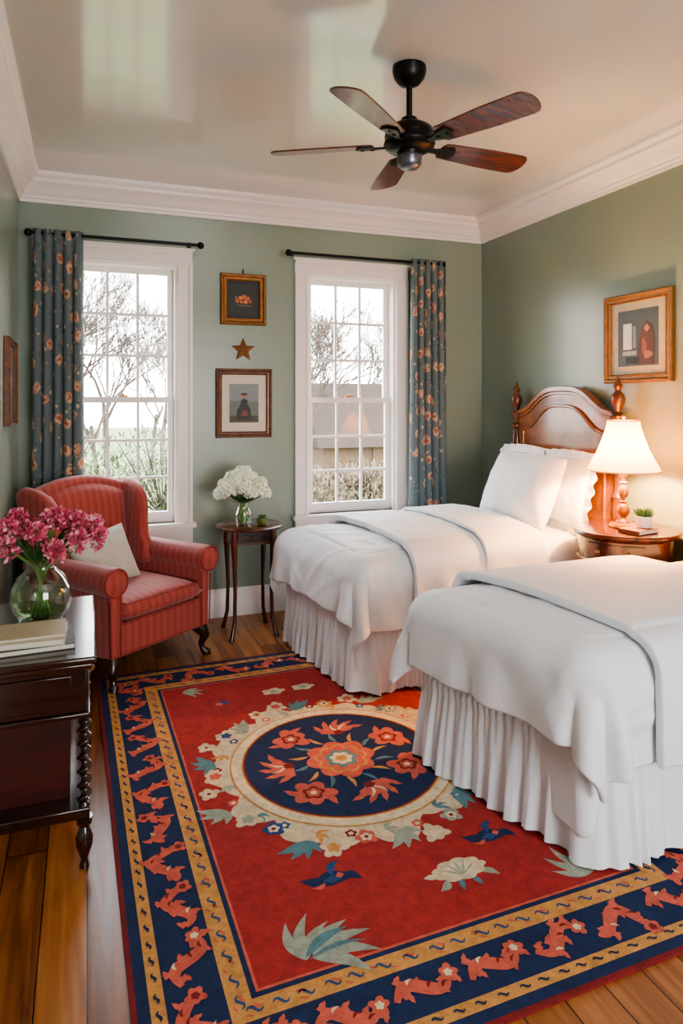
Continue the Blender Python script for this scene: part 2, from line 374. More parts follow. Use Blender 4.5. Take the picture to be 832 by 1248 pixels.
def blob(cx,cz,r,n=24,lob=5,dep=.3,sx=1,sz=1,rot=0): return [(cx+sx*r*(1-dep+dep*abs(math.cos(lob*t/2+rot)))*math.cos(t),cz+sz*r*(1-dep+dep*abs(math.cos(lob*t/2+rot)))*math.sin(t)) for t in [2*PI*k/n for k in range(n)]]
P_={}
def pm(r,g_,b):
    k=(r,g_,b)
    if k not in P_: P_[k]=mat('paint_%d_%d_%d'%k,C(r,g_,b),.5,var=.25,vscale=25)
    return P_[k]
def art1(g,a,b):
    flat(g,'canvas',rect(a,b),pm(26,26,25),1)
    flat(g,'inner_mount',rect(a*.8,b*.8),pm(38,40,36),2)
    for i,(x,z,r) in enumerate([(-.044,-.010,.017),(-.020,.012,.016),(.006,.018,.019),(.034,.008,.016),(.016,-.016,.017),(-.014,-.018,.014),(.050,-.014,.011),(-.052,.012,.008)]): flat(g,'painted_bloom',blob(x,z,r,40,5,.4,1,1,i),[pm(190,96,52),pm(206,130,74),pm(190,104,60)][i%3],3+i)
    flat(g,'painted_stem',[(-.05,-.045),(.05,-.05),(.06,-.042),(-.04,-.036)],pm(110,84,50),11)
    m_=MB(); m_.tube([(0,-.004,b+.05),(0,-.012,b+.07),(0,-.004,b+.085)],.006,8); m_.build('hanging_hook',M['gold'],g)
def art2(g,a,b):
    flat(g,'painting',rect(a*.66,b*.68),pm(104,110,106),2); flat(g,'painted_sky',rect(a*.66,b*.3,0,b*.38),pm(126,136,140),3); flat(g,'painted_field',rect(a*.66,b*.12,0,-b*.56),pm(70,66,50),4)
    flat(g,'painted_figure',[(-.055,-.12),(.055,-.12),(.045,-.04),(.022,-.005),(.026,.02),(.0,.035),(-.022,.02),(-.026,-.01),(-.05,-.05)],pm(34,34,40),5)
    flat(g,'painted_head',blob(0,.05,.018,20,2,.1),pm(176,120,90),6); flat(g,'painted_hat',blob(0,.064,.02,20,2,.2,1.2,.5),pm(60,40,34),7); flat(g,'painted_skirt',[(-.02,-.09),(.03,-.09),(.02,-.05),(-.01,-.05)],pm(120,60,44),8)
def art3(g,a,b):
    flat(g,'mat',rect(a,b),pm(178,164,134),1); flat(g,'painting',rect(a*.74,b*.78),pm(66,76,80),2)
    flat(g,'painted_door',rect(a*.16,b*.36,-a*.38,b*.05),pm(206,214,214),3); flat(g,'painted_door_shadow',rect(a*.06,b*.30,-a*.12,b*.02),pm(120,134,140),4); flat(g,'painted_sill',rect(a*.26,b*.06,-a*.3,-b*.42),pm(150,160,160),4)
    flat(g,'painted_figure',[(.0,-.155),(.12,-.155),(.13,-.02),(.11,.06),(.07,.09),(.03,.05),(.01,-.03)],pm(80,46,34),5); flat(g,'painted_face',blob(.07,.05,.022,24,4,.3),pm(176,112,80),6); flat(g,'painted_arm',blob(.05,-.05,.04,24,3,.4,.6,1.2),pm(130,70,46),6.5); flat(g,'painted_seat',rect(.05,.02,-.04,-.13),pm(34,32,36),7); flat(g,'painted_lap',blob(.08,-.10,.035,24,3,.3,1.1,.7),pm(150,96,64),7.5)
def art4(g,a,b):
    flat(g,'canvas',rect(a,b),pm(70,80,74),1); flat(g,'painted_shape',blob(0,0,.08,24,3,.3),pm(120,110,80),2)
picture('framed_flower_painting',(1.04,YB,2.23),.325,.36,.05,0,M['gold'],art1)
picture('framed_portrait_print',(1.045,YB,1.497),.40,.485,.042,0,M['framewood'],art2)
picture('gilt_framed_painting',(XR,3.115,1.878),.52,.52,.05,-PI/2,M['gold'],art3)
picture('small_framed_picture',(XL,4.22,1.615),.44,.48,.035,PI/2,M['framewood'],art4)
mb=MB(); pts=[]
for k in range(10):
    r=.090 if k%2==0 else .040; a=PI/2+k*PI/5; pts.append((r*math.cos(a),-.004,r*math.sin(a)))
vs=pts+[(0,-.026,0),(0,-.004,0)]
mb.add(vs,[(k,(k+1)%10,10) for k in range(10)]+[((k+1)%10,k,11) for k in range(10)])
o=mb.build('barn_star',mat('rusty_gold_metal',C(140,98,62),.5,metal=.3,var=.3,vscale=30),smooth=False); o.location=(1.04,YB,1.875)
# ------------------------------------------------------------ ceiling fan
g=grp('ceiling_fan',(1.31,2.68,ZC)); mb=MB()
mb.lathe([(.072,-.001),(.074,-.02),(.066,-.05),(.045,-.075),(.02,-.085)],28)
mb.lathe([(.013,-.08),(.013,-.235)],14)
mb.lathe([(.02,-.215),(.035,-.225),(.04,-.245),(.075,-.255),(.1,-.272),(.108,-.30),(.106,-.325),(.112,-.335),(.106,-.35),(.085,-.365),(.055,-.372),(.05,-.385)],32)
mb.build('motor_housing',M['bronze'],g)
mb=MB(); mb.lathe([(.05,-.384),(.054,-.395),(.052,-.425),(.038,-.44),(.015,-.446)],24); mb.build('light_cap',mat('brushed_nickel',C(120,120,130),.3,metal=.8),g)
for k in range(5):
    a=math.radians(5+72*k); X=Matrix.Rotation(a,4,'Z')@Matrix.Translation((0,0,-.345))
    P=X@Matrix.Rotation(math.radians(-13),4,'X')
    b=MB(); b.prism([(.075,-.018),(.13,-.014),(.17,-.03),(.215,-.04),(.235,0),(.215,.04),(.17,.03),(.13,.014),(.075,.018)],-.004,.004,'z',0,P)
    b.sphere((.16,0,-.004),.012,0,10,6,(1,1,.5),P); b.sphere((.205,0,-.004),.009,0,10,6,(1,1,.5),P)
    b.build('blade_bracket_%d'%(k+1),M['bronze'],g,bevel=.002)
    out=[(.17,-.054),(.40,-.070),(.57,-.072)]
    for q in range(1,8):
        t=-PI/2+PI*q/8; out.append((.575+.045*math.cos(t),.072*math.sin(t)))
    out+=[(.57,.072),(.40,.070),(.17,.054),(.155,.03),(.155,-.03)]
    b=MB(); b.prism(out,.005,.012,'z',0,P); b.build('blade_%d'%(k+1),M['blade'],g,bevel=.002)
# ------------------------------------------------------------ beds
def drape(name,rect_,ztop,r,ext,mt,parent,seed,skew=0,thick=.02,amp=1.0,n=(140,140),puff=.035,wr=1.0):
    x0,x1,y0,y1=rect_; cx0,cx1,cy0,cy1=ext; nx,ny=n; mb=MB(); ym=(y0+y1)/2; hw=(y1-y0)/2
    for j in range(ny+1):
        b=cy0+(cy1-cy0)*j/ny
        for i in range(nx+1):
            a=cx0+(cx1-cx0)*i/nx
            qx=max(a,x0+r); qy=min(max(b,y0+r),y1-r); dx,dy=a-qx,b-qy; o=math.hypot(dx,dy)
            w1=noise.noise(Vector((a*1.3,b*1.3,seed+9)))*.6
            w2=noise.noise(Vector((a*1.1+4,b*1.3,seed+19)))*.6
            nz=noise.fractal(Vector((a*1.8+seed,b*1.8,seed)),1,2,2)
            rid=max(0,1-abs(noise.noise(Vector(((a+b*.4)*1.2+seed+w1,(b-a*.4)*4.0+w2,seed*2))))*4.0)**1.4
            rid2=max(0,1-abs(noise.noise(Vector(((a-b*.8)*1.5+seed+w2,(b+a*.8)*5.0+w1,seed*3))))*4.5)**1.4
            mask=.3+.7*max(0,min(1,.5+1.4*noise.noise(Vector((a*2.3,b*2.3,seed+31)))))
            hgt=wr*(.012*nz+(.012*rid+.008*rid2)*mask)
            if o<1e-6:
                x,y,z=a,b,ztop+hgt+puff*(1-(abs(b-ym)/hw)**2)*min(1,(a-x0)*2+.2)
            else:
                ux,uy=dx/o,dy/o
                ang=math.atan2(uy,ux); corner=abs(ux*uy)*2
                oo=o*(1-.06*corner**2)
                if oo<r*PI/2:
                    th=oo/r; R=r*math.sin(th); z=ztop-r*(1-math.cos(th)); nr=math.sin(th)
                    R+=hgt*nr; z+=hgt*math.cos(th)
                else:
                    dr=oo-r*PI/2; z=ztop-r-dr; sarc=(a if abs(uy)>abs(ux) else b)
                    f=math.sin(sarc*19+5*noise.noise(Vector((sarc*3,seed,0))))*.016*min(1,dr/.15)*(1-corner)
                    f+=corner*math.sin(ang*9+seed)*.035*min(1,dr/.2)
                    R=r+.05*dr+f*amp+hgt+.03*corner*min(1,dr/.3)
                x,y=qx+ux*R,qy+uy*R
            fall=max(0,min(1,1-(a-x0)/1.0)); x+=skew*((ym-y)/(2*hw))*fall
            mb.v.append(Vector((x,y,z)))
    for j in range(ny):
        for i in range(nx):
            k=j*(nx+1)+i; mb.f.append([k,k+1,k+nx+2,k+nx+1]); mb.m.append(0)
    return mb.build(name,mt,parent,True,recalc=False,sub=1,solid=thick)
def skirt(parent,rect_,ztop,zb,seed,skew,mt):
    x0,x1,y0,y1=rect_; rc=.07; path=[]
    step=.004
    def seg(p,q):
        n=int((Vector(q)-Vector(p)).length/step)
        for k in range(n):
            t=k/n; path.append((p[0]+(q[0]-p[0])*t,p[1]+(q[1]-p[1])*t,nn))
    nn=(0,-1); seg((x1,y0),(x0+rc,y0))
    for k in range(27):
        t=PI/2*k/27; path.append((x0+rc-rc*math.sin(t),y0+rc-rc*math.cos(t),(-math.sin(t),-math.cos(t))))
    nn=(-1,0); seg((x0,y0+rc),(x0,y1-rc))
    for k in range(27):
        t=PI/2*k/27; path.append((x0+rc-rc*math.cos(t),y1-rc+rc*math.sin(t),(-math.cos(t),math.sin(t))))
    nn=(0,1); seg((x0+rc,y1),(x1,y1))
    mb=MB(); nz=18; ym=(y0+y1)/2; hw=(y1-y0)/2; seam=[]
    zs=ztop-.05
    def warp(px,py):
        fall=max(0,min(1,1-(px-x0)/1.0)); return px+skew*((ym-py)/(2*hw))*fall
    for i,(x,y,nv) in enumerate(path):
        s=i*step
        ph=s*2*PI/.082+6.0*noise.noise(Vector((s*4.5,seed,1)))
        ph2=s*2*PI/.031+5*noise.noise(Vector((s*8,seed,11)))
        A=.8+1.1*noise.noise(Vector((s*6,seed,7)))
        for j in range(nz+1):
            if j==0: t=0; z=ztop
            else: t=(j-1)/(nz-1); z=zs+(zb-zs)*t
            wob=2.2*noise.noise(Vector((s*3,t*1.5,seed+2)))
            gather=(0 if j==0 else .0045*math.exp(-t*3.0))*math.sin(ph2)
            f=.017*t**.8*A*math.sin(ph+t*wob)+.004*t*math.sin(ph*2.3+wob*2)+gather
            f+=.030*t*noise.noise(Vector((s*6+wob*.2,seed,3)))
            R=f+.038*t**.8+(.008*math.sin(min(1,t*6)*PI) if j>1 else 0)
            px,py=x+nv[0]*R,y+nv[1]*R
            px=warp(px,py)
            mb.v.append(Vector((px,py,max(zb,z+(.006*(1+math.sin(ph*.31)) if j==nz else 0)))))
        if i%2==0: seam.append((warp(x+nv[0]*.008,y+nv[1]*.008),y+nv[1]*.008,zs))
    for i in range(len(path)-1):
        for j in range(nz):
            k=i*(nz+1)+j; mb.f.append([k,k+1,k+nz+2,k+nz+1]); mb.m.append(0)
    mb.build('bed_skirt',mt,parent,True,recalc=False,angle=180)
    m2=MB(); m2.tube(seam,.005,6); m2.build('skirt_piping',mt,parent,True)
def headboard(parent,yc,hw):
    mb=MB(); 
    def top(t):
        t=abs(t)
        if t>.88: return 1.43+.03*math.sin((1-t)/.12*PI/2)
        u=t/.88; return 1.46+.15*(.5+.5*math.cos(PI*min(1,u**1.6)))
    def outline(s,zb,off,n=60):
        pts=[(yc-hw*s,zb)]
        for k in range(n+1):
            t=-1+2*k/n; pts.append((yc+hw*s*t,top(t)-off))
        pts.append((yc+hw*s,zb)); return pts
    mb.prism(outline(.97,.30,.02),2.915,2.945,'x')
    mb.build('headboard_panel',M['head'],parent,True,bevel=.003)
    m2=MB()
    pts=outline(.97,.3,.0)[1:-1]
    for (d0,d1,x0,x1) in ((.0,.035,2.895,2.955),(.035,.055,2.903,2.95)):
        vs=[];fs=[]
        for (y,z) in pts: vs+=[(x0,y,z-d0),(x1,y,z-d0),(x1,y,z-d1),(x0,y,z-d1)]
        for k in range(len(pts)-1):
            for q in range(4): fs.append((k*4+q,k*4+(q+1)%4,(k+1)*4+(q+1)%4,(k+1)*4+q))
        m2.add(vs,fs)
    inner=outline(.80,.62,.13)
    m2.prism(inner,2.905,2.93,'x')
    m2.build('headboard_crest',M['head'],parent,True,bevel=.004)
    m3=MB(); lp=[(2.905,y,z) for y,z in inner]+[(2.905,inner[0][0],inner[0][1])]; m3.tube(lp,.011,8)
    m3.build('headboard_moulding',M['head'],parent,True)
    prof=[(.03,0.0),(.034,.05),(.03,.1),(.036,.12),(.036,.9),(.03,.93),(.04,.95),(.028,.98),(.022,1.02),(.032,1.12),(.036,1.2),(.03,1.27),(.02,1.31),(.036,1.325),(.038,1.345),(.02,1.36),(.026,1.39),(.042,1.41),(.044,1.425),(.03,1.435),(.018,1.45),(.026,1.475),(.04,1.50),(.042,1.525),(.034,1.55),(.02,1.565),(.016,1.575),(.026,1.588),(.028,1.60),(.018,1.615),(.010,1.63),(.006,1.65),(.001,1.655)]
    m4=MB()
    for y in (yc-hw,yc+hw): m4.lathe(prof,20,(2.915,y,.0))
    m4.build('headboard_posts',M['post'],parent,True)
def pillowmesh(w,h,t,seed=0):
    mb=MB(); n=30
    for side in (1,-1):
        for j in range(n+1):
            for i in range(n+1):
                u=-1+2*i/n; v=-1+2*j/n
                x=w/2*u*(1-.07*(1-v*v)*abs(u)**2); z=h/2*v*(1-.07*(1-u*u)*abs(v)**2)
                th=t/2*((1-abs(u)**2.6)*(1-abs(v)**2.6))**.55 if abs(u)<1 and abs(v)<1 else 0
                th*=1+.10*noise.noise(Vector((u*2+seed,v*2,side)))
                th+=.012*max(0,1-3*abs(noise.noise(Vector((u*3+v*2+seed,v*3,5)))))*(1-u*u)*(1-v*v)
                mb.v.append(Vector((x,side*th,z)))
        o=0 if side==1 else (n+1)**2
        for j in range(n):
            for i in range(n):
                a=o+j*(n+1)+i; q=[a,a+1,a+n+2,a+n+1]
                mb.f.append(q if side<0 else q[::-1]); mb.m.append(0)
    return mb
def pillow(name,loc,size,rot,mt,seed=0,flange=0):
    mb=pillowmesh(*size,seed=seed)
    if flange:
        w,h=size[0]/2-.01,size[1]/2-.01; per=[]
        N_=160
        for k in range(N_):
            s=k/N_*4; q=int(s); f=s-q
            x,z=[(-w+2*w*f,-h),(w,-h+2*h*f),(w-2*w*f,h),(-w,h-2*h*f)][q]
            nx_,nz_=x/w,z/h; l=math.hypot(nx_,nz_); per.append((x,z,nx_/l,nz_/l,k))
        vs=[];fs=[]
        for (x,z,a,b,k) in per:
            vs.append((x*.97,0,z*.97)); vs.append((x+a*flange,.012*math.sin(k*.95),z+b*flange))
        for k in range(N_): fs.append((2*k,2*k+1,(2*k+3)%(2*N_),(2*k+2)%(2*N_)))
        mb.add(vs,fs)
    o=mb.build(name,mt,None,recalc=False,sub=1)
    md=o.modifiers.new('w','WELD'); md.merge_threshold=.0005
    o.modifiers.move(1,0)
    o.location=loc; o.rotation_euler=rot; return o
def bed(x0,y0,y1,ztop,skew,seed,foldx,hy):
    g=grp('twin_bed',((x0+2.9)/2,(y0+y1)/2,.3)); R=(x0,2.89,y0,y1)
    mb=MB(); mb.box(x0+.10,2.885,y0+.05,y1-.05,.10,.40); mb.build('box_spring',M['linen'],g,True,bevel=.03)
    mb=MB(); mb.box(x0+.07,2.885,y0+.035,y1-.035,.40,ztop-.03); mb.build('mattress',M['linen'],g,True,bevel=.06,bseg=5)
    r=.10; e=.157-r
    drape('comforter',R,ztop,r,(x0-e-.185,2.84,y0-e-.25,y1+e+.20),M['linen2'],g,seed,skew,.022)
    drape('folded_duvet',(x0-.02,2.89,y0-.03,y1+.03),ztop+.035,r,(foldx,2.42,y0-.03-e-.28,y1+e+.2),M['linen2'],g,seed+3,skew,.034,n=(80,120),wr=.6)
    skirt(g,(x0+.055,2.88,y0+.045,y1-.045),ztop-.26,.016,seed,skew,M['skirt'])
    headboard(g,hy,(y1-y0)/2+.01)
    return g
g1=bed(1.18,3.20,4.19,.70,.14,1.3,1.52,3.70)
drape('turned_down_sheet',(1.10,2.89,3.15,4.24),.775,.10,(1.98,2.36,3.15-.25,4.24+.2),M['linen'],g1,8.1,0,.02,n=(40,110),wr=.6)
g2=bed(1.37,1.72,2.64,.70,.22,5.2,1.60,2.18)
pillow('bed_pillow',(2.515,3.59,.970),(.66,.46,.22),(math.radians(-24),0,math.radians(-88)),M['pillow'],1)
pillow('ruffled_pillow',(2.73,3.47,.97),(.50,.42,.15),(math.radians(-14),0,math.radians(-92)),M['pillow'],2,.05)
pillow('ruffled_pillow',(2.735,3.95,.975),(.44,.42,.15),(math.radians(-14),0,math.radians(-90)),M['pillow'],3,.05)
pillow('bed_pillow',(2.76,2.10,.96),(.58,.40,.18),(math.radians(-16),0,math.radians(-90)),M['pillow'],4)
# ------------------------------------------------------------ nightstand
g=grp('round_nightstand',(2.70,2.91,0)); mb=MB()
mb.lathe([(.24,.80),(.262,.803),(.275,.812),(.278,.822),(.272,.83),(.26,.832),(.0005,.832)],48)
mb.lathe([(.235,.665),(.245,.668),(.245,.68),(.238,.684),(.238,.79),(.25,.80)],48)
mb.lathe([(.20,.20),(.205,.205),(.205,.22),(.20,.225)],40)
for a in (45,135,225,315):
    x,y=.2*math.cos(math.radians(a)),.2*math.sin(math.radians(a))
    mb.lathe([(.014,0),(.018,.03),(.012,.06),(.018,.12),(.022,.3),(.026,.5),(.02,.6),(.028,.63),(.028,.67)],14,(x,y,0))
mb.build('drum_table',M['mahog'],g)
mb=MB()
for a in (196,232):
    t=math.radians(a); mb.sphere((.25*math.cos(t),.25*math.sin(t),.735),.013)
mb.build('drawer_knobs',M['brass'],g)
mb=MB()
for a0,a1 in ((178,212),(216,250)):
    for z in (.70,.775):
        mb.tube([(.2395*math.cos(math.radians(a)),.2395*math.sin(math.radians(a)),z) for a in range(a0,a1+1,2)],.003,6)
mb.build('drawer_beading',M['leg'],g)
# lamp
g=grp('table_lamp',(2.70,2.92,.834)); mb=MB()
mb.lathe([(.072,0),(.074,.008),(.068,.018),(.04,.026),(.036,.036),(.022,.045),(.015,.055),(.024,.066),(.033,.082),(.034,.10),(.027,.118),(.015,.13),(.022,.138),(.013,.146),(.012,.156),(.022,.166),(.029,.184),(.027,.205),(.018,.222),(.012,.232),(.022,.24),(.012,.248),(.010,.262),(.018,.274),(.020,.29),(.010,.304),(.008,.315),(.008,.36)],28)
mb.tube([(-.0,0,.54),(0,0,.585)],.004,8); mb.sphere((0,0,.592),.010,0,10,8,(1,1,1.3))
for s in (-1,1): mb.tube([(0,s*.012,.36),(0,s*.045,.42),(0,s*.05,.48),(0,s*.03,.53),(0,0,.545)],.0025,6)
mb.build('turned_base',M['brass'],g)
mb=MB(); prof=[(.186,.305),(.172,.33),(.150,.37),(.126,.42),(.104,.48),(.088,.53),(.080,.57)]
vs=[];fs=[];sg=96
for r,z in prof:
    for k in range(sg):
        a=2*PI*k/sg; rr=r*(1+.012*math.cos(a*24)); vs.append((rr*math.cos(a),rr*math.sin(a),z))
for i in range(len(prof)-1):
    for k in range(sg): fs.append((i*sg+k,i*sg+(k+1)%sg,(i+1)*sg+(k+1)%sg,(i+1)*sg+k))
mb.add(vs,fs); mb.build('lampshade',M['shade'],g,recalc=False)
mb=MB()
for r,z in ((.187,.305),(.081,.57)): mb.tube([(r*math.cos(2*PI*k/48),r*math.sin(2*PI*k/48),z) for k in range(49)],.004,6)
mb.build('shade_trim',mat('shade_trim',C(226,196,140),.7),g)
l=bpy.data.lights.new('lamp_bulb','POINT'); l.energy=32; l.color=(1,.57,.25); l.shadow_soft_size=.035
o=bpy.data.objects.new('lamp_bulb',l); o.location=(0,0,.40); o.parent=g; sc.collection.objects.link(o)
# book and plant on nightstand
def book(mb,x,y,z,w,d,h,rot,mi):
    X=Matrix.Translation((x,y,z))@Matrix.Rotation(rot,4,'Z')
    mb.box(-w/2,w/2,-d/2,d/2,0,.003,mi,X); mb.box(-w/2,w/2,-d/2,d/2,h-.003,h,mi,X); mb.box(-w/2,-w/2+.004,-d/2,d/2,.003,h-.003,mi,X)
    mb.box(-w/2+.004,w/2-.004,-d/2+.004,d/2-.004,.003,h-.003,0,X)
g=grp('small_book',(2.66,2.77,.834)); mb=MB(); book(mb,0,0,0,.17,.12,.022,.2,1); mb.build('book_body',[M['paper'],mat('brown_cover',C(120,62,34),.5)],g,smooth=False)
g=grp('potted_succulent',(2.70,2.775,.857)); mb=MB(); mb.lathe([(.03,0),(.033,.002),(.042,.055),(.044,.058),(.040,.06),(.038,.05),(.001,.048)],24); mb.build('pot',mat('white_ceramic',C(235,232,225),.3),g)
mb=MB()
for k in range(34):
    a=k*2.4; el=1.35-.9*(k/34); ln=.035+.02*random.random(); b=Vector((.012*math.cos(a),.012*math.sin(a),.048))
    d=Vector((math.cos(a)*math.cos(el),math.sin(a)*math.cos(el),math.sin(el)))
    mb.tube([b,b+d*ln*.5,b+d*ln*.85+Vector((0,0,.006)),b+d*ln+Vector((0,0,.012))],[.005,.007,.005,.001],6)
mb.build('leaves',mat('succulent_green',C(60,96,56),.5,var=.3,vscale=40),g)
# ------------------------------------------------------------ side table
g=grp('occasional_table',(1.0,4.42,0)); mb=MB()
mb.lathe([(.19,.685),(.205,.688),(.215,.695),(.215,.702),(.205,.709),(.0005,.710)],40)
mb.box(-.135,.135,-.135,.135,.603,.687); mb.box(-.14,.14,-.14,.14,.595,.603)
for sx in (-1,1):
    for sy in (-1,1):
        pts=[(sx*.125,sy*.125,.685),(sx*.127,sy*.127,.6),(sx*.122,sy*.122,.45),(sx*.118,sy*.118,.3),(sx*.122,sy*.122,.12),(sx*.14,sy*.14,.03),(sx*.147,sy*.147,.0)]
        mb.tube(pts,[.022,.022,.015,.012,.012,.014,.018],12)
mb.build('table_body',M['mahog'],g)
mb=MB(); mb.box(-.105,.105,-.139,-.134,.615,.672,0); mb.build('drawer_front',M['mahogh'],g,bevel=.002)
mb=MB(); mb.sphere((0,-.148,.643),.010); mb.build('drawer_knob',M['brass'],g)
# bouquet helpers
def petal(mb,c,d,up,ln,w,mi,curl=.3):
    d=d.normalized(); s=d.cross(up)
    s=s.normalized() if s.length>1e-4 else d.orthogonal().normalized(); n=s.cross(d)
    pts=[c,c+d*ln*.5+s*w*.5+n*curl*ln*.2,c+d*ln+s*w*.3+n*curl*ln*.6,c+d*ln*1.05+n*curl*ln*.75,c+d*ln-s*w*.3+n*curl*ln*.6,c+d*ln*.5-s*w*.5+n*curl*ln*.2]
    mb.add(pts,[(0,1,2,3),(0,3,4,5)],mi)
def hydrangea(mb,c,R,mis,n=70):
    c=Vector(c)
    mb.sphere(c,R*.72,mis[-1],12,8)
    for k in range(n):
        z=1-2*(k+.5)/n; a=k*2.39996; r=math.sqrt(1-z*z); d=Vector((r*math.cos(a),r*math.sin(a),z))
        if z<-.6: continue
        p=c+d*R*random.uniform(.86,1.02); t=d.orthogonal().normalized(); t.rotate(Matrix.Rotation(random.random()*6,3,d))
        for q in range(4):
            dd=t.copy(); dd.rotate(Matrix.Rotation(q*PI/2,3,d)); petal(mb,p,(dd+d*.25),d,R*.27,R*.25,random.choice(mis),.2)
def ruffle_bloom(mb,c,R,mis,n=60,ax=Vector((0,0,1))):
    c=Vector(c)
    for k in range(n):
        t=k/n; a=k*2.39996; el=PI/2*(1-t*1.15); d=Vector((math.cos(a)*math.cos(el),math.sin(a)*math.cos(el),math.sin(el)))
        q=ax.to_track_quat('Z','Y'); d.rotate(q)
        p=c+d*R*.45; side=d.orthogonal().normalized(); side.rotate(Matrix.Rotation(random.random()*6,3,d))
        petal(mb,p,d,side,R*random.uniform(.35,.6),R*.36,random.choice(mis),random.uniform(-.8,.8))
def leafm(mb,base_,tip,w,mi):
    b=Vector(base_);t=Vector(tip);d=t-b;s=d.cross(Vector((0,0,1)));s=s.normalized()*w if s.length>1e-4 else Vector((w,0,0));n=Vector((0,0,1))
    m=b+d*.45+n*w*.4
    mb.add([b,b+d*.3+s*.8,b+d*.65+s*.75,t,b+d*.65-s*.75,b+d*.3-s*.8,m],[(0,1,6),(1,2,6),(2,3,6),(3,4,6),(4,5,6),(5,0,6)],mi)
GREEN=mat('leaf_green',C(62,96,44),.5,var=.3,vscale=30); GREEN2=mat('stem_green',C(104,140,66),.5)
WH=mat('petal_white',C(250,250,240),.7); WH2=mat('petal_cream',C(236,240,216),.7); WH3=mat('petal_white_core',C(222,230,196),.8)
g=grp('white_hydrangea_bouquet',(.955,4.40,.711)); mb=MB()
mb.lathe([(.04,0),(.046,.004),(.05,.03),(.052,.07),(.04,.10),(.034,.12),(.043,.145),(.040,.145),(.031,.12),(.036,.10),(.047,.07),(.045,.03),(.036,.008),(.0005,.007)],28,caps=False); mb.build('glass_vase',M['vglass'],g)
mb=MB(); mb.lathe([(.034,.009),(.044,.03),(.0455,.068),(.0005,.0705)],24); mb.build('vase_water',M['water'],g)
mb=MB()
heads=[(-.10,-.02,.235,.062),(.085,-.02,.225,.066),(-.01,-.06,.25,.055),(.0,.03,.315,.062),(-.06,.05,.29,.055),(.06,.05,.28,.055),(.12,.04,.25,.05),(.03,-.07,.21,.045),(-.065,-.06,.285,.045),(.14,-.03,.20,.04),(-.145,.02,.20,.045),(.02,0,.345,.035),(-.13,0,.265,.035)]
for x,y,z,r in heads:
    mb.tube([(x*.1,y*.1,.012),(x*.25,y*.25,.14),(x*.8,y*.8,z-r*.5)],.003,6,3); hydrangea(mb,(x,y,z),r,[0,0,1,2])
for k in range(16):
    a=k*2.4; mb_r=.09+.05*random.random(); leafm(mb,(.02*math.cos(a),.02*math.sin(a),.14),(mb_r*math.cos(a),mb_r*math.sin(a),.17+.07*random.random()),.022,4)
mb.build('hydrangea_blooms',[WH,WH2,WH3,GREEN2,GREEN],g,recalc=False,smooth=True)
g=grp('green_votive_bowl',(1.065,4.33,.711)); mb=MB(); mb.lathe([(.018,0),(.03,.006),(.037,.022),(.034,.045),(.030,.045),(.032,.022),(.02,.01),(.0005,.009)],24,caps=False); mb.build('bowl',mat('olive_glaze',C(104,112,58),.25),g)
mb=MB()
for k in range(26):
    a=k*2.4;r=.022*random.random()**.5; mb.sphere((r*math.cos(a),r*math.sin(a),.04+.02*random.random()),.009,0,8,6)
mb.build('moss_filling',GREEN,g)
# ------------------------------------------------------------ armchair
CX,CY=.178,4.215; th=math.radians(36.9)
g=grp('wingback_armchair',(CX,CY,0),th); ch=M['chair']
PIP=mat('piping_red',C(146,56,50),.7)
def rb(name,x0,x1,y0,y1,z0,z1,bv,seg=4):
    mb=MB(); mb.box(x0,x1,y0,y1,z0,z1); return mb.build(name,ch,g,bevel=bv,bseg=seg)
rb('seat_base',-.34,.34,-.37,.34,.17,.34,.02)
mb=MB(); n=30
for side in (1,-1):
    for j in range(n+1):
        for i in range(n+1):
            u=-1+2*i/n; v=-1+2*j/n
            th_=.062*((1-abs(u)**6)*(1-abs(v)**6))**.35 if abs(u)<1 and abs(v)<1 else 0
            mb.v.append(Vector((.284*u,-.055+.338*v,.40+side*(th_+(.018*(1-u*u)*(1-v*v) if side>0 else 0)))))
    o=0 if side==1 else (n+1)**2
    for j in range(n):
        for i in range(n):
            a=o+j*(n+1)+i; q=[a,a+1,a+n+2,a+n+1]; mb.f.append(q[::-1] if side<0 else q); mb.m.append(0)
c_=mb.build('seat_cushion',ch,g,recalc=False,angle=180); md=c_.modifiers.new('w','WELD'); md.merge_threshold=.0005
mb=MB()
mb.tube([(-.275,.1,.452),(-.278,-.3,.450),(-.265,-.384,.447),(.265,-.384,.447),(.278,-.3,.450),(.275,.1,.452)],.005,6)
mb.tube([(-.278,-.3,.352),(-.265,-.384,.354),(.265,-.384,.354),(.278,-.3,.352)],.005,6); mb.build('seat_piping',PIP,g)
mb=MB(); out=[(-.310,.34),(-.325,.55),(-.345,.8),(-.36,.93)]
for k in range(0,21):
    t=-1+2*k/20; out.append((.36*t,.970+.088*math.cos(t*PI/2)**.8+.0))
out+=[(.36,.93),(.345,.8),(.325,.55),(.310,.34)]
ty=Matrix.Translation((0,.30,.34))@Matrix.Rotation(math.radians(-8),4,'X')@Matrix.Translation((0,0,-.34))
mb.prism(out,-.07,.045,'y',0,ty); mb.build('chair_back',ch,g,bevel=.045,bseg=5)
mb=MB(); n=20
for j in range(n+1):
    for i in range(n+1):
        u=-1+2*i/n; v=j/n; hw=.27+.03*v; zt=.93+.075*math.cos(u*PI/2)**.8
        z=.42+(zt-.42)*v; d=.05*((1-abs(u)**4)*(1-abs(2*v-1)**4))**.5 if abs(u)<1 and 0<v<1 else 0
        mb.v.append(ty@Vector((hw*u,-.066-d,z)))
for j in range(n):
    for i in range(n):
        a=j*(n+1)+i; mb.f.append([a,a+1,a+n+2,a+n+1]); mb.m.append(0)
mb.build('back_pad',ch,g,recalc=False,angle=180)
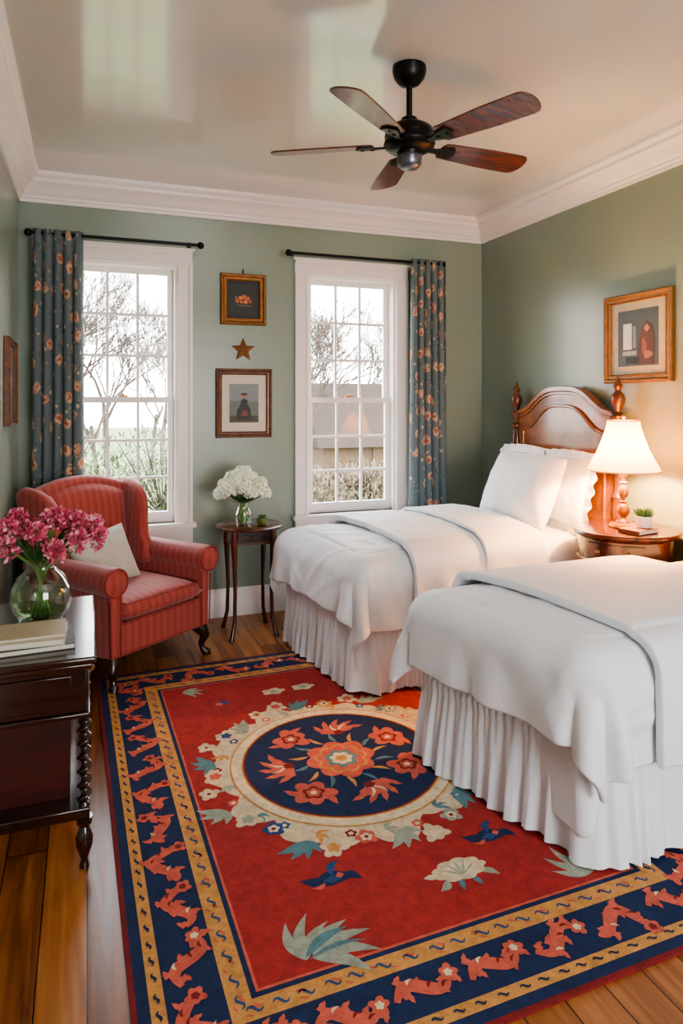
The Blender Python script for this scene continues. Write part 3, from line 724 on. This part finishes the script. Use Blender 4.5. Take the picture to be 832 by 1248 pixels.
for s in (-1,1):
    w=[(.37,.50),(.425,.97),(.415,1.005),(.37,1.02),(.28,1.005),(.20,.97),(.15,.915),(.126,.84),(.122,.76),(.10,.68),(.05,.62),(.04,.54),(.06,.50)]
    X=Matrix.Translation((s*.325,0,0))@Matrix.Translation((0,.38,.5))@Matrix.Rotation(s*math.radians(-10),4,'Z')@Matrix.Rotation(s*math.radians(4),4,'Y')@Matrix.Translation((0,-.38,-.5))
    sd='left' if s<0 else 'right'
    mb=MB(); mb.prism(w,-.04,.04,'x',0,X); mb.build('wing_'+sd,ch,g,bevel=.034,bseg=6)
    mb=MB(); pr=[(s*.292,.17),(s*.355,.17),(s*.362,.45),(s*.375,.55),(s*.287,.56),(s*.285,.45)]
    mb.prism(pr,-.375,.36,'y'); mb.build('arm_panel_'+sd,ch,g,bevel=.015,bseg=3)
    ax=.340
    mb=MB(); X=Matrix.Translation((s*ax,0,.575))@Matrix.Rotation(PI/2,4,'X')
    mb.lathe([(.001,-.34),(.05,-.34),(.066,-.30),(.072,-.1),(.074,.15),(.076,.36),(.074,.385),(.067,.398),(.062,.392),(.05,.396),(.03,.402),(.001,.404)],32,(0,0,0),0,X,caps=False)
    mb.build('arm_roll_'+sd,ch,g,recalc=True)
    mb=MB(); pts=[(s*ax+.071*math.cos(a*PI/16),-.398,.575+.071*math.sin(a*PI/16)) for a in range(33)]
    mb.tube(pts,.005,6); mb.tube([(s*.294,-.376,.50),(s*.294,-.378,.18)],.005,6); mb.tube([(s*.355,-.378,.18),(s*.364,-.378,.48)],.005,6); mb.build('arm_piping_'+sd,PIP,g)
    zb=.014 if s<0 else 0
    mb=MB(); mb.tube([(s*.30,-.31,.19),(s*.325,-.345,.15),(s*.335,-.36,.11),(s*.32,-.345,.06),(s*.325,-.355,.03),(s*.34,-.375,zb+.012),(s*.34,-.375,zb)],[.045,.042,.030,.018,.018,.028,.024],14)
    mb.build('cabriole_leg_'+sd,M['leg'],g)
    mb=MB(); mb.tube([(s*.28,.30,.19),(s*.29,.32,.1),(s*.30,.35,0)],[.026,.02,.016],10); mb.build('rear_leg_'+sd,M['leg'],g)
mb=MB(); mb.tube([(-.34,-.372,.185),(.34,-.372,.185)],.005,6); mb.build('front_piping',PIP,g)
def chw(x,y,z): return (CX+x*math.cos(th)-y*math.sin(th),CY+x*math.sin(th)+y*math.cos(th),z)
pillow('throw_cushion',chw(-.11,.0,.61),(.38,.34,.14),(math.radians(-24),math.radians(-8),th+math.radians(-6)),M['cushion'],6)
# ------------------------------------------------------------ desk (side cabinet)
g=grp('writing_cabinet',(-.19,2.7,0)); DX0,DX1,DY0,DY1=-.385,.03,2.33,3.08
mb=MB(); mb.box(DX0,DX1,DY0,DY1,.667,.69); mb.build('cabinet_top',M['mahogh'],g,True,bevel=.007,bseg=3)
mb=MB(); mb.box(DX0,DX1-.012,DY0+.012,DY1-.012,.648,.6665); mb.build('top_moulding',M['mahogh'],g,True,bevel=.005,bseg=3)
mb=MB(); mb.box(DX0+.01,DX1-.03,DY0+.03,DY1-.03,.507,.647); mb.build('drawer_case',M['mahogh'],g,True,bevel=.003)
mb=MB(); mb.box(DX0+.01,DX1-.02,DY0+.02,DY1-.02,.49,.506); mb.build('waist_moulding',M['mahogh'],g,True,bevel=.004)
mb=MB(); mb.box(DX0+.01,DX1-.02,DY0+.02,DY1-.02,.165,.20); mb.build('base_rail',M['mahogh'],g,True,bevel=.004)
mb=MB(); mb.box(DX0+.01,DX1-.08,DY0+.10,DY1-.07,.201,.489); mb.build('recessed_body',M['redpanel'],g,True,smooth=False)
mb=MB(); mb.box(DX0+.04,DX1-.075,DY0+.022,DY0+.03,.525,.63); mb.box(DX1-.031,DX1-.024,DY0+.08,DY1-.08,.525,.63); mb.build('drawer_fronts',M['mahogh'],g,True,bevel=.003)
mb=MB(); mb.sphere((DX1-.015,2.55,.577),.012); mb.sphere((DX1-.015,2.86,.577),.012); mb.build('drawer_pulls',M['brass'],g,True)
mb=MB()
for x in (DX0+.04,DX1-.037):
    for y in (DY0+.038,DY1-.038):
        n=90; vs=[];fs=[];sg=14
        for k in range(n+1):
            t=k/n; z=.20+.29*t; a=t*2*PI*6.5; e=.008*min(1,min(t,1-t)*14)
            for q in range(sg):
                b=2*PI*q/sg; vs.append((x+e*math.cos(a)+.0165*math.cos(b),y+e*math.sin(a)+.0165*math.sin(b),z))
        for k in range(n):
            for q in range(sg): fs.append((k*sg+q,k*sg+(q+1)%sg,(k+1)*sg+(q+1)%sg,(k+1)*sg+q))
        mb.add(vs,fs)
        mb.lathe([(.012,0),(.016,.004),(.014,.015),(.010,.03),(.018,.05),(.026,.075),(.027,.10),(.018,.125),(.014,.135),(.024,.145),(.026,.1655)],18,(x,y,0))
mb.build('barley_twist_legs',M['mahogh'],g,True)
# books
g=grp('book_stack',(-.19,2.52,.69)); mb=MB()
book(mb,0,0,0,.30,.20,.020,.06,1); book(mb,-.01,.0,.0202,.27,.19,.018,-.03,2); book(mb,.0,.004,.0384,.25,.17,.012,.04,3)
mb.build('books',[M['paper'],mat('dark_book',C(60,58,50),.6),mat('cream_book',C(204,196,178),.6),mat('tan_book',C(176,162,132),.6)],g,smooth=False)
# pink vase
g=grp('pink_flower_vase',(-.16,2.81,.6905)); mb=MB()
op=[(.055,0),(.075,.004),(.098,.035),(.108,.075),(.105,.115),(.082,.16),(.056,.185),(.05,.20),(.058,.225),(.070,.238)]
inn=[(r-.004,z+.002) for r,z in op[::-1]][:-1]+[(.055,.008),(.0005,.007)]
mb.lathe(op+inn,40,caps=False); mb.build('glass_vase',M['vglass'],g)
mb=MB(); mb.lathe([(.056,.009),(.092,.036),(.102,.075),(.1,.11),(.0005,.112)],36); mb.build('vase_water',M['water'],g)
PK=[mat('petal_pink',C(218,108,132),.6),mat('petal_rose',C(194,74,102),.6),mat('petal_light_pink',C(238,166,182),.6)]
mb=MB(); random.seed(11)
hd=[]
for k in range(19):
    a=k*2.4+.4; rr=.04+.175*math.sqrt((k+.3)/19); x,y=rr*math.cos(a),rr*math.sin(a)*.8; z=.385-1.9*rr*rr+random.uniform(-.03,.03)
    if x<-.17: x=-.17
    hd.append((x,y,z))
for (x,y,z) in hd:
    ax=Vector((x*1.5,y*1.5,.25)).normalized()
    mb.tube([(-x*.2,-y*.2,.015),(x*.12,y*.12,.19),(x*.55,y*.55,.19+(z-.19)*.5),(x,y,z)],.0032,6,3)
    ruffle_bloom(mb,(x,y,z),.044,[0,1,2,0],90,ax)
    ruffle_bloom(mb,(x*.9+.01,y*.9,z-.03),.036,[0,1,2],60,ax)
for k in range(20):
    a=k*2.4; r=.10+.06*random.random(); leafm(mb,(.04*math.cos(a),.04*math.sin(a),.22),(r*math.cos(a),r*math.sin(a),.24+.1*random.random()),.016,4)
mb.build('pink_blooms',PK+[GREEN2,GREEN],g,recalc=False)
# ------------------------------------------------------------ rug
RX,RY=.92,1.275
RC={}
def rugmat(n,c):
    m,nt,p=newmat('rug_'+n); tc=N(nt,'ShaderNodeTexCoord')
    no=N(nt,'ShaderNodeTexNoise'); no.inputs['Scale'].default_value=28; no.inputs['Detail'].default_value=6; no.inputs['Roughness'].default_value=.7; L(nt,tc.outputs['Object'],no.inputs['Vector'])
    mp=N(nt,'ShaderNodeMapping'); mp.inputs['Scale'].default_value=(60,420,1); L(nt,tc.outputs['Object'],mp.inputs['Vector'])
    n2=N(nt,'ShaderNodeTexNoise'); n2.inputs['Scale'].default_value=1; n2.inputs['Detail'].default_value=2; L(nt,mp.outputs[0],n2.inputs['Vector'])
    ad=N(nt,'ShaderNodeMath',operation='MULTIPLY_ADD'); L(nt,n2.outputs['Fac'],ad.inputs[0]); ad.inputs[1].default_value=.6; L(nt,no.outputs['Fac'],ad.inputs[2])
    cr=N(nt,'ShaderNodeValToRGB'); cr.color_ramp.elements[0].position=.5; cr.color_ramp.elements[1].position=1.05
    cr.color_ramp.elements[0].color=tuple(x*.62 for x in c[:3])+(1,); cr.color_ramp.elements[1].color=tuple(min(1,x*1.34) for x in c[:3])+(1,)
    L(nt,ad.outputs[0],cr.inputs['Fac']); L(nt,cr.outputs['Color'],p.inputs['Base Color']); p.inputs['Roughness'].default_value=.95
    b=N(nt,'ShaderNodeBump'); b.inputs['Strength'].default_value=.6; b.inputs['Distance'].default_value=.004; L(nt,n2.outputs['Fac'],b.inputs['Height']); L(nt,b.outputs['Normal'],p.inputs['Normal'])
    return m
def rc(n,c): RC[n]=len(RC); return rugmat(n,c)
rm=[rc('red',C(156,44,39)),rc('navy',C(21,38,76)),rc('gold',C(196,138,76)),rc('cream',C(204,182,150)),rc('coral',C(196,92,74)),rc('teal',C(86,122,128)),rc('grey',C(148,152,136)),rc('blue',C(42,70,116)),rc('dred',C(122,30,28)),rc('pale',C(216,194,160))]
g=grp('floral_rug',(1.0,2.69,0),math.radians(1.3)); mb=MB()
mb.box(-RX,RX,-RY,RY,.0005,.009,RC['dred'])
Z0=.0092
def poly(pts,c,lay): mb.add([(p[0],p[1],Z0+lay*.0003) for p in pts],[tuple(range(len(pts)))],RC[c])
def R4(a,b): return [(-a,-b),(a,-b),(a,b),(-a,b)]
def inset(d,c,lay): poly(R4(RX-d,RY-d),c,lay)
inset(.014,'navy',1); inset(.045,'gold',2); inset(.082,'navy',3); inset(.225,'gold',4); inset(.285,'navy',5); inset(.300,'coral',6); inset(.308,'red',7)
def ribbon(pts,ws,c,lay):
    l=[];r=[]
    for i,p in enumerate(pts):
        a=pts[max(i-1,0)];b=pts[min(i+1,len(pts)-1)];dx,dy=b[0]-a[0],b[1]-a[1];d=math.hypot(dx,dy) or 1
        w=ws(i/(len(pts)-1))
        l.append((p[0]-dy/d*w,p[1]+dx/d*w)); r.append((p[0]+dy/d*w,p[1]-dx/d*w))
    n=len(pts)
    for i in range(n-1): poly([l[i],r[i],r[i+1],l[i+1]],c,lay)
def flower(cx,cy,r,n,c,lay,dep=.28,rot=0,sx=1,sy=1,irr=.0):
    m=n*8; pts=[]
    for k in range(m):
        t=2*PI*k/m; q=r*(1-dep+dep*abs(math.cos(n*t/2+rot)))*(1+irr*math.sin(3*t+cx*20))
        pts.append((cx+sx*q*math.cos(t),cy+sy*q*math.sin(t)))
    poly(pts,c,lay)
def leaf(x,y,ln,w,a,c,lay,bend=.0,lobe=0):
    pts=[]
    K=14
    for s in (1,-1):
        for k in range(K+1):
            t=k/K if s==1 else 1-k/K
            if s==-1 and k in (0,K): continue
            ww=w*math.sin(PI*t**.8)*s*(1+lobe*math.sin(t*18)); off=bend*ln*math.sin(PI*t)
            lx,ly=ln*t,ww+off; pts.append((x+lx*math.cos(a)-ly*math.sin(a),y+lx*math.sin(a)+ly*math.cos(a)))
    poly(pts,c,lay)
random.seed(5)
def sprig(x,y,a,s,lay):
    ca,sa=math.cos(a),math.sin(a); fl=random.choice((-1,1))
    def T(u,v): v*=fl; return (x+s*(u*ca-v*sa),y+s*(u*sa+v*ca))
    kind=random.randint(0,2); A=.026+.008*kind; L_=.16
    pts=[T(-.08+L_*t,A*math.sin(t*2*PI+kind*.5)) for t in [k/16 for k in range(17)]]
    ribbon(pts,lambda t:s*(.007+.012*math.sin(PI*t)),'coral',lay)
    for k in range(7):
        t=.08+.14*k; u=-.08+L_*t; v=A*math.sin(t*2*PI+kind*.5); sg=1 if k%2 else -1
        px,py=T(u,v); leaf(px,py,s*random.uniform(.034,.048),s*.011,a+fl*sg*random.uniform(.8,1.4),'coral',lay+.3+k*.1,.25,.25)
    px,py=T(.08,A*math.sin(2*PI+kind*.5)); flower(px,py,s*.027,5,'coral',lay+1.2,.35,kind,1,1,.1)
    flower(px,py,s*.012,5,'dred' if kind else 'pale',lay+1.5)
    for q in (.3,.55,.75):
        px,py=T(-.08+L_*q,A*math.sin(q*2*PI+kind*.5)); leaf(px,py,s*.026,s*.004,a+.4*fl,'pale' if q<.5 else 'dred',lay+1.6+q,.2)
bc=.153
for sx in (-1,1):
    y=-RY+.26
    while y<RY-.2:
        sprig(sx*(RX-bc)+random.uniform(-.008,.008),y,PI/2+random.uniform(-.4,.4),1.05,8); y+=.205
for sy in (-1,1):
    x=-RX+.28
    while x<RX-.22:
        sprig(x,sy*(RY-bc)+random.uniform(-.008,.008),random.uniform(-.35,.35),1.05,8); x+=.21
for sx in (-1,1):
    for sy in (-1,1): sprig(sx*(RX-bc),sy*(RY-bc),sx*sy*PI/4,.8,8); flower(sx*(RX-bc),sy*(RY-bc),.026,5,'gold',11); flower(sx*(RX-bc),sy*(RY-bc),.012,5,'navy',11.4)
def marks(d,step,c,ln,w,amp):
    for sx in (-1,1):
        y=-RY+d+.03
        while y<RY-d-.03:
            pts=[(sx*(RX-d)+amp*math.sin(q/6*2*PI),y-ln/2+ln*q/6) for q in range(7)]; ribbon(pts,lambda t:w*math.sin(PI*(.1+.8*t)),c,7.5); y+=step*random.uniform(.85,1.15)
    for sy in (-1,1):
        x=-RX+d+.03
        while x<RX-d-.03:
            pts=[(x-ln/2+ln*q/6,sy*(RY-d)+amp*math.sin(q/6*2*PI)) for q in range(7)]; ribbon(pts,lambda t:w*math.sin(PI*(.1+.8*t)),c,7.5); x+=step*random.uniform(.85,1.15)
marks(.0635,.06,'navy',.032,.0038,.005); marks(.255,.075,'blue',.045,.0042,.010); marks(.262,.11,'coral',.026,.004,.004); marks(.24,.13,'coral',.02,.003,.003)
# wreath
m=300; pts=[]
for k in range(m):
    t=2*PI*k/m; q=.510+.045*abs(math.sin(t*7.5+.4*math.sin(3*t)))+.022*math.sin(3*t+1)+.02*math.sin(11*t)+.008*math.sin(29*t); pts.append((q*math.cos(t),q*math.sin(t)))
poly(pts,'cream',8)
for k in range(30):
    a=2*PI*k/30+.1; r=.555+.035*math.sin(k*1.7); x,y=r*math.cos(a),r*math.sin(a); c=['coral','cream','pale','grey','blue','cream','gold'][k%7]
    if k%3==1:
        for q in (-.9,-.3,.3,.9): leaf(x-.02*math.cos(a),y-.02*math.sin(a),.095,.017,a+q+.3,'teal' if k%2 else 'grey',10+.3*q,.15)
    elif k%3==2:
        flower(x,y,.050,6,'cream',10.8,.3,k,1,1,.15); flower(x,y,.026,5,c if c!='cream' else 'coral',11.2,.3)
    else:
        flower(x,y,.040,5+k%3,c,11,.3,k,1,1,.1); flower(x,y,.022,5,'pale' if c!='pale' else 'gold',11.5,.3); flower(x,y,.009,5,'dred',12)
for k in range(26):
    a=2*PI*k/26+.05; r=.505+.012*math.sin(k*2.3); x,y=r*math.cos(a),r*math.sin(a)
    if k%2:
        for q in (-.6,.2,1.0): leaf(x,y,.055,.009,a+1.2+q,['teal','grey','gold'][k%3],9.3+.1*q,.2)
    else:
        flower(x,y,.022,5,['dred','blue','coral'][k%3],9.8,.3); flower(x,y,.010,5,'pale',10.1)
def disc(r,c,lay): poly([(r*math.cos(2*PI*k/96),r*math.sin(2*PI*k/96)) for k in range(96)],c,lay)
disc(.462,'gold',12.5); disc(.455,'pale',13); disc(.415,'gold',13.5); disc(.408,'dred',14); disc(.400,'navy',14.5)
for k in range(7):
    a=2*PI*k/7+.35; r=.275; x,y=r*math.cos(a),r*math.sin(a)
    if k%2==0:
        flower(x,y,.085,5,'coral',15.5,.4,k,1,1,.12); flower(x,y,.045,5,'dred',16,.3); flower(x,y,.030,5,'coral',16.3); flower(x,y,.014,5,'pale',16.5)
        for q in (-1,1): leaf(x,y,.12,.020,a+q*1.3,'coral',15,.15,.2)
    else:
        for q in (-1.0,-.5,0,.5,1.0): leaf(x-.06*math.cos(a),y-.06*math.sin(a),.14,.019,a+q,'coral',15.2+.1*q,.15,.25)
        for q in (-.5,.5): leaf(x-.04*math.cos(a),y-.04*math.sin(a),.08,.006,a+q,'pale',16+.1*q,.15)
        flower(x-.05*math.cos(a),y-.05*math.sin(a),.024,5,'dred',16.4)
for k in range(14):
    a=2*PI*k/14; leaf(.14*math.cos(a),.14*math.sin(a),.085,.009,a+.3,'teal' if k%2 else 'gold',15.1,.1)
flower(0,0,.150,8,'coral',17,.18,0,1,1,.04); flower(0,0,.115,9,'gold',17.4,.2); flower(0,0,.103,9,'coral',17.7,.2); flower(0,0,.072,7,'teal',18,.25); flower(0,0,.050,7,'pale',18.3,.25); flower(0,0,.026,6,'gold',18.6)
def spray(x,y,s,a,c,n=5):
    for k in range(n):
        leaf(x,y,s*(1-.12*abs(k-(n-1)/2)),s*.10,a+(k-(n-1)/2)*.42,c,9+.1*k,.12)
spray(-.47,-.93,.17,1.25,'grey',3); spray(-.45,-.93,.20,.0,'grey',4); leaf(-.47,-.92,.16,.016,.4,'teal',9.7,.1); leaf(-.46,-.93,.17,.008,.05,'teal',9.8,.1)
for sx in (-1,1):
    # small blue bird / fish motif: body, tail, fin, red breast
    x_,y_=sx*.29,-.66
    flower(x_,y_,.042,3,'navy',9,.2,.4,1.35,.8); leaf(x_-.02,y_+.005,.085,.020,2.9,'navy',9.1,.15); leaf(x_+.02,y_+.0,.075,.018,-.5,'navy',9.15,.2)
    leaf(x_+.0,y_+.015,.075,.014,.9,'blue',9.3,.2); flower(x_-.005,y_-.004,.020,4,'blue',9.5,.3,.2,1.4,.8); flower(x_+.024,y_+.006,.013,4,'coral',9.7,.3); leaf(x_-.03,y_-.012,.05,.008,3.3,'coral',9.8,.2)
    flower(.08*sx,.75,.05,5,'cream',9,.3,0,1.3,.8); flower(.08*sx,.75,.02,5,'grey',9.4)
# shell / turtle motif
flower(.10,-.77,.072,9,'cream',9.4,.14,0,1.35,.72); flower(.10,-.765,.045,7,'pale',9.6,.2,0,1.4,.6)
for q in range(5): leaf(.10,-.795,.075,.004,PI/2+(q-2)*.5,'grey',9.8+.05*q)
for q in (-1,1): leaf(.10+q*.06,-.80,.06,.014,-PI/2+q*.9,'grey',9.2,.15); leaf(.10+q*.02,-.81,.05,.010,-PI/2+q*.3,'teal',9.25)
leaf(.02,-.775,.05,.012,3.0,'cream',9.3)
spray(-.52,.90,.12,-.3,'grey',4); spray(-.38,.70,.08,.2,'blue',3); flower(-.37,.70,.02,5,'coral',9.8)
spray(.50,.90,.12,3.4,'grey',4); spray(.50,-.93,.17,2.2,'grey',4)
mb.build('rug_pile',rm,g,recalc=False,smooth=False)
# ------------------------------------------------------------ exterior
M['grass']=mat('lawn_grass',C(92,104,62),.9,var=.3,vscale=3)
M['bark']=mat('pale_bark',C(70,58,49),.9,var=.2,vscale=8)
M['bush']=mat('shrub_leaves',C(80,94,58),.8,var=.4,vscale=12)
M['dry']=mat('dry_shrub',C(104,88,66),.8,var=.4,vscale=12)
GZ=-.6
mb=MB(); mb.box(-30,40,5.2,60,GZ-.08,GZ-.03); mb.build('lawn',M['grass'],smooth=False)
def tree(name,x,y,h,seed):
    rnd=random.Random(seed); mb=MB()
    def br(p,d,ln,r,dep):
        q=p+d*ln*.5+Vector((rnd.uniform(-1,1),rnd.uniform(-1,1),0))*ln*.05; e=p+d*ln+Vector((rnd.uniform(-1,1),rnd.uniform(-1,1),rnd.uniform(0,1)))*ln*.08
        mb.tube([p,q,e],[r,r*.85,r*.7],5 if dep>3 else 3,caps=False)
        if dep==0: return
        for k in range(rnd.choice((2,3)) if dep>1 else 3):
            nd=(d+Vector((rnd.uniform(-1,1),rnd.uniform(-1,1),rnd.uniform(-.25,.6)))*.8).normalized()
            br(p+(e-p)*rnd.uniform(.5,1),nd,ln*rnd.uniform(.66,.84),max(.007,r*.62),dep-1)
    br(Vector((0,0,GZ)),Vector((rnd.uniform(-.15,.15),0,1)).normalized(),h*.24,h*.009,7)
    o=mb.build(name,M['bark'],recalc=False); o.location=(x,y,0)
for i,(x,y,h) in enumerate([(-1.4,16,7.0),(.3,15.5,6.5),(1.5,18,7),(3.9,15,6.5),(5.2,17,7.5),(7.0,20,7.5),(3.0,19,7),(-2.4,18,7),(8.6,22,9),(-.4,20,8),(6.0,21,8),(6.6,23,9),(2.2,22,9),(.6,23,9)]): tree('bare_tree',x,y,h,i+3)
def bush(name,x,y,rx,rz,seed,mt,n=1800):
    rnd=random.Random(seed); mb=MB()
    for k in range(n):
        z=rnd.uniform(0,1); a=rnd.random()*6.283; r=math.sqrt(max(0,1-z*z)); d=Vector((r*math.cos(a)*rx,r*math.sin(a)*rx*.7,z*rz+.05))*rnd.uniform(.55,1.1)
        leafm(mb,d,d+Vector((rnd.uniform(-1,1),rnd.uniform(-1,1),rnd.uniform(0,1.4))).normalized()*.16,.022,0)
    for k in range(40):
        a=rnd.random()*6.283; t=Vector((math.cos(a)*rx*rnd.random(),math.sin(a)*rx*.6,rz*rnd.uniform(.8,1.3))); mb.tube([(0,0,0.02),t*.5,t],[.02,.012,.004],3,1,caps=False)
    o=mb.build(name,[mt,M['bark']],recalc=False); o.location=(x,y,GZ)
for i,(x,y,rx,rz) in enumerate([(-.8,12,1.6,1.75),(1.3,12.6,1.6,1.5),(-2.9,12.5,1.5,1.5),(3.5,12.2,1.0,.9),(5.2,12.6,1.0,.8),(7.3,13,1.1,.8)]): bush('garden_shrub',x,y,rx,rz,i,M['bush'] if i<3 else M['dry'])
g=grp('garden_shed',(7.2,17,GZ)); mb=MB(); mb.box(-1.8,1.8,-1.2,1.2,0,1.1); mb.box(-.5,.5,-1.24,-1.2,0,1.0); mb.build('walls',mat('shed_boards',C(90,72,54),.9,var=.15),g,smooth=False)
mb=MB(); mb.prism([(-1.5,1.0),(0,2.6),(1.5,1.0)],-2.0,2.0,'x'); mb.build('gable_roof',mat('shed_roof',C(54,40,31),.9,var=.3,vscale=6),g,smooth=False)
# ------------------------------------------------------------ world
w=bpy.data.worlds.new('World'); sc.world=w; w.use_nodes=True; nt=w.node_tree; bg=nt.nodes['Background']
tc=N(nt,'ShaderNodeTexCoord'); s=N(nt,'ShaderNodeSeparateXYZ'); L(nt,tc.outputs['Generated'],s.inputs[0])
cr=N(nt,'ShaderNodeValToRGB'); cr.color_ramp.elements[0].position=.0; cr.color_ramp.elements[0].color=(1,.98,.96,1); cr.color_ramp.elements[1].position=.6; cr.color_ramp.elements[1].color=(.86,.93,1,1)
L(nt,s.outputs[2],cr.inputs['Fac']); L(nt,cr.outputs['Color'],bg.inputs['Color']); bg.inputs['Strength'].default_value=5
# ------------------------------------------------------------ camera
cd=bpy.data.cameras.new('camera'); cam=bpy.data.objects.new('camera',cd); sc.collection.objects.link(cam); sc.camera=cam
cam.location=(0,0,1.505); cam.rotation_euler=(PI/2,0,math.radians(-20.4))
cd.sensor_fit='HORIZONTAL'; cd.sensor_width=36; cd.lens=36*835/832; cd.shift_y=-134/832; cd.clip_start=.05
sc.view_settings.view_transform='AgX'
try: sc.view_settings.look='AgX - Medium High Contrast'
except Exception as e: print(e)
sc.view_settings.exposure=1.6
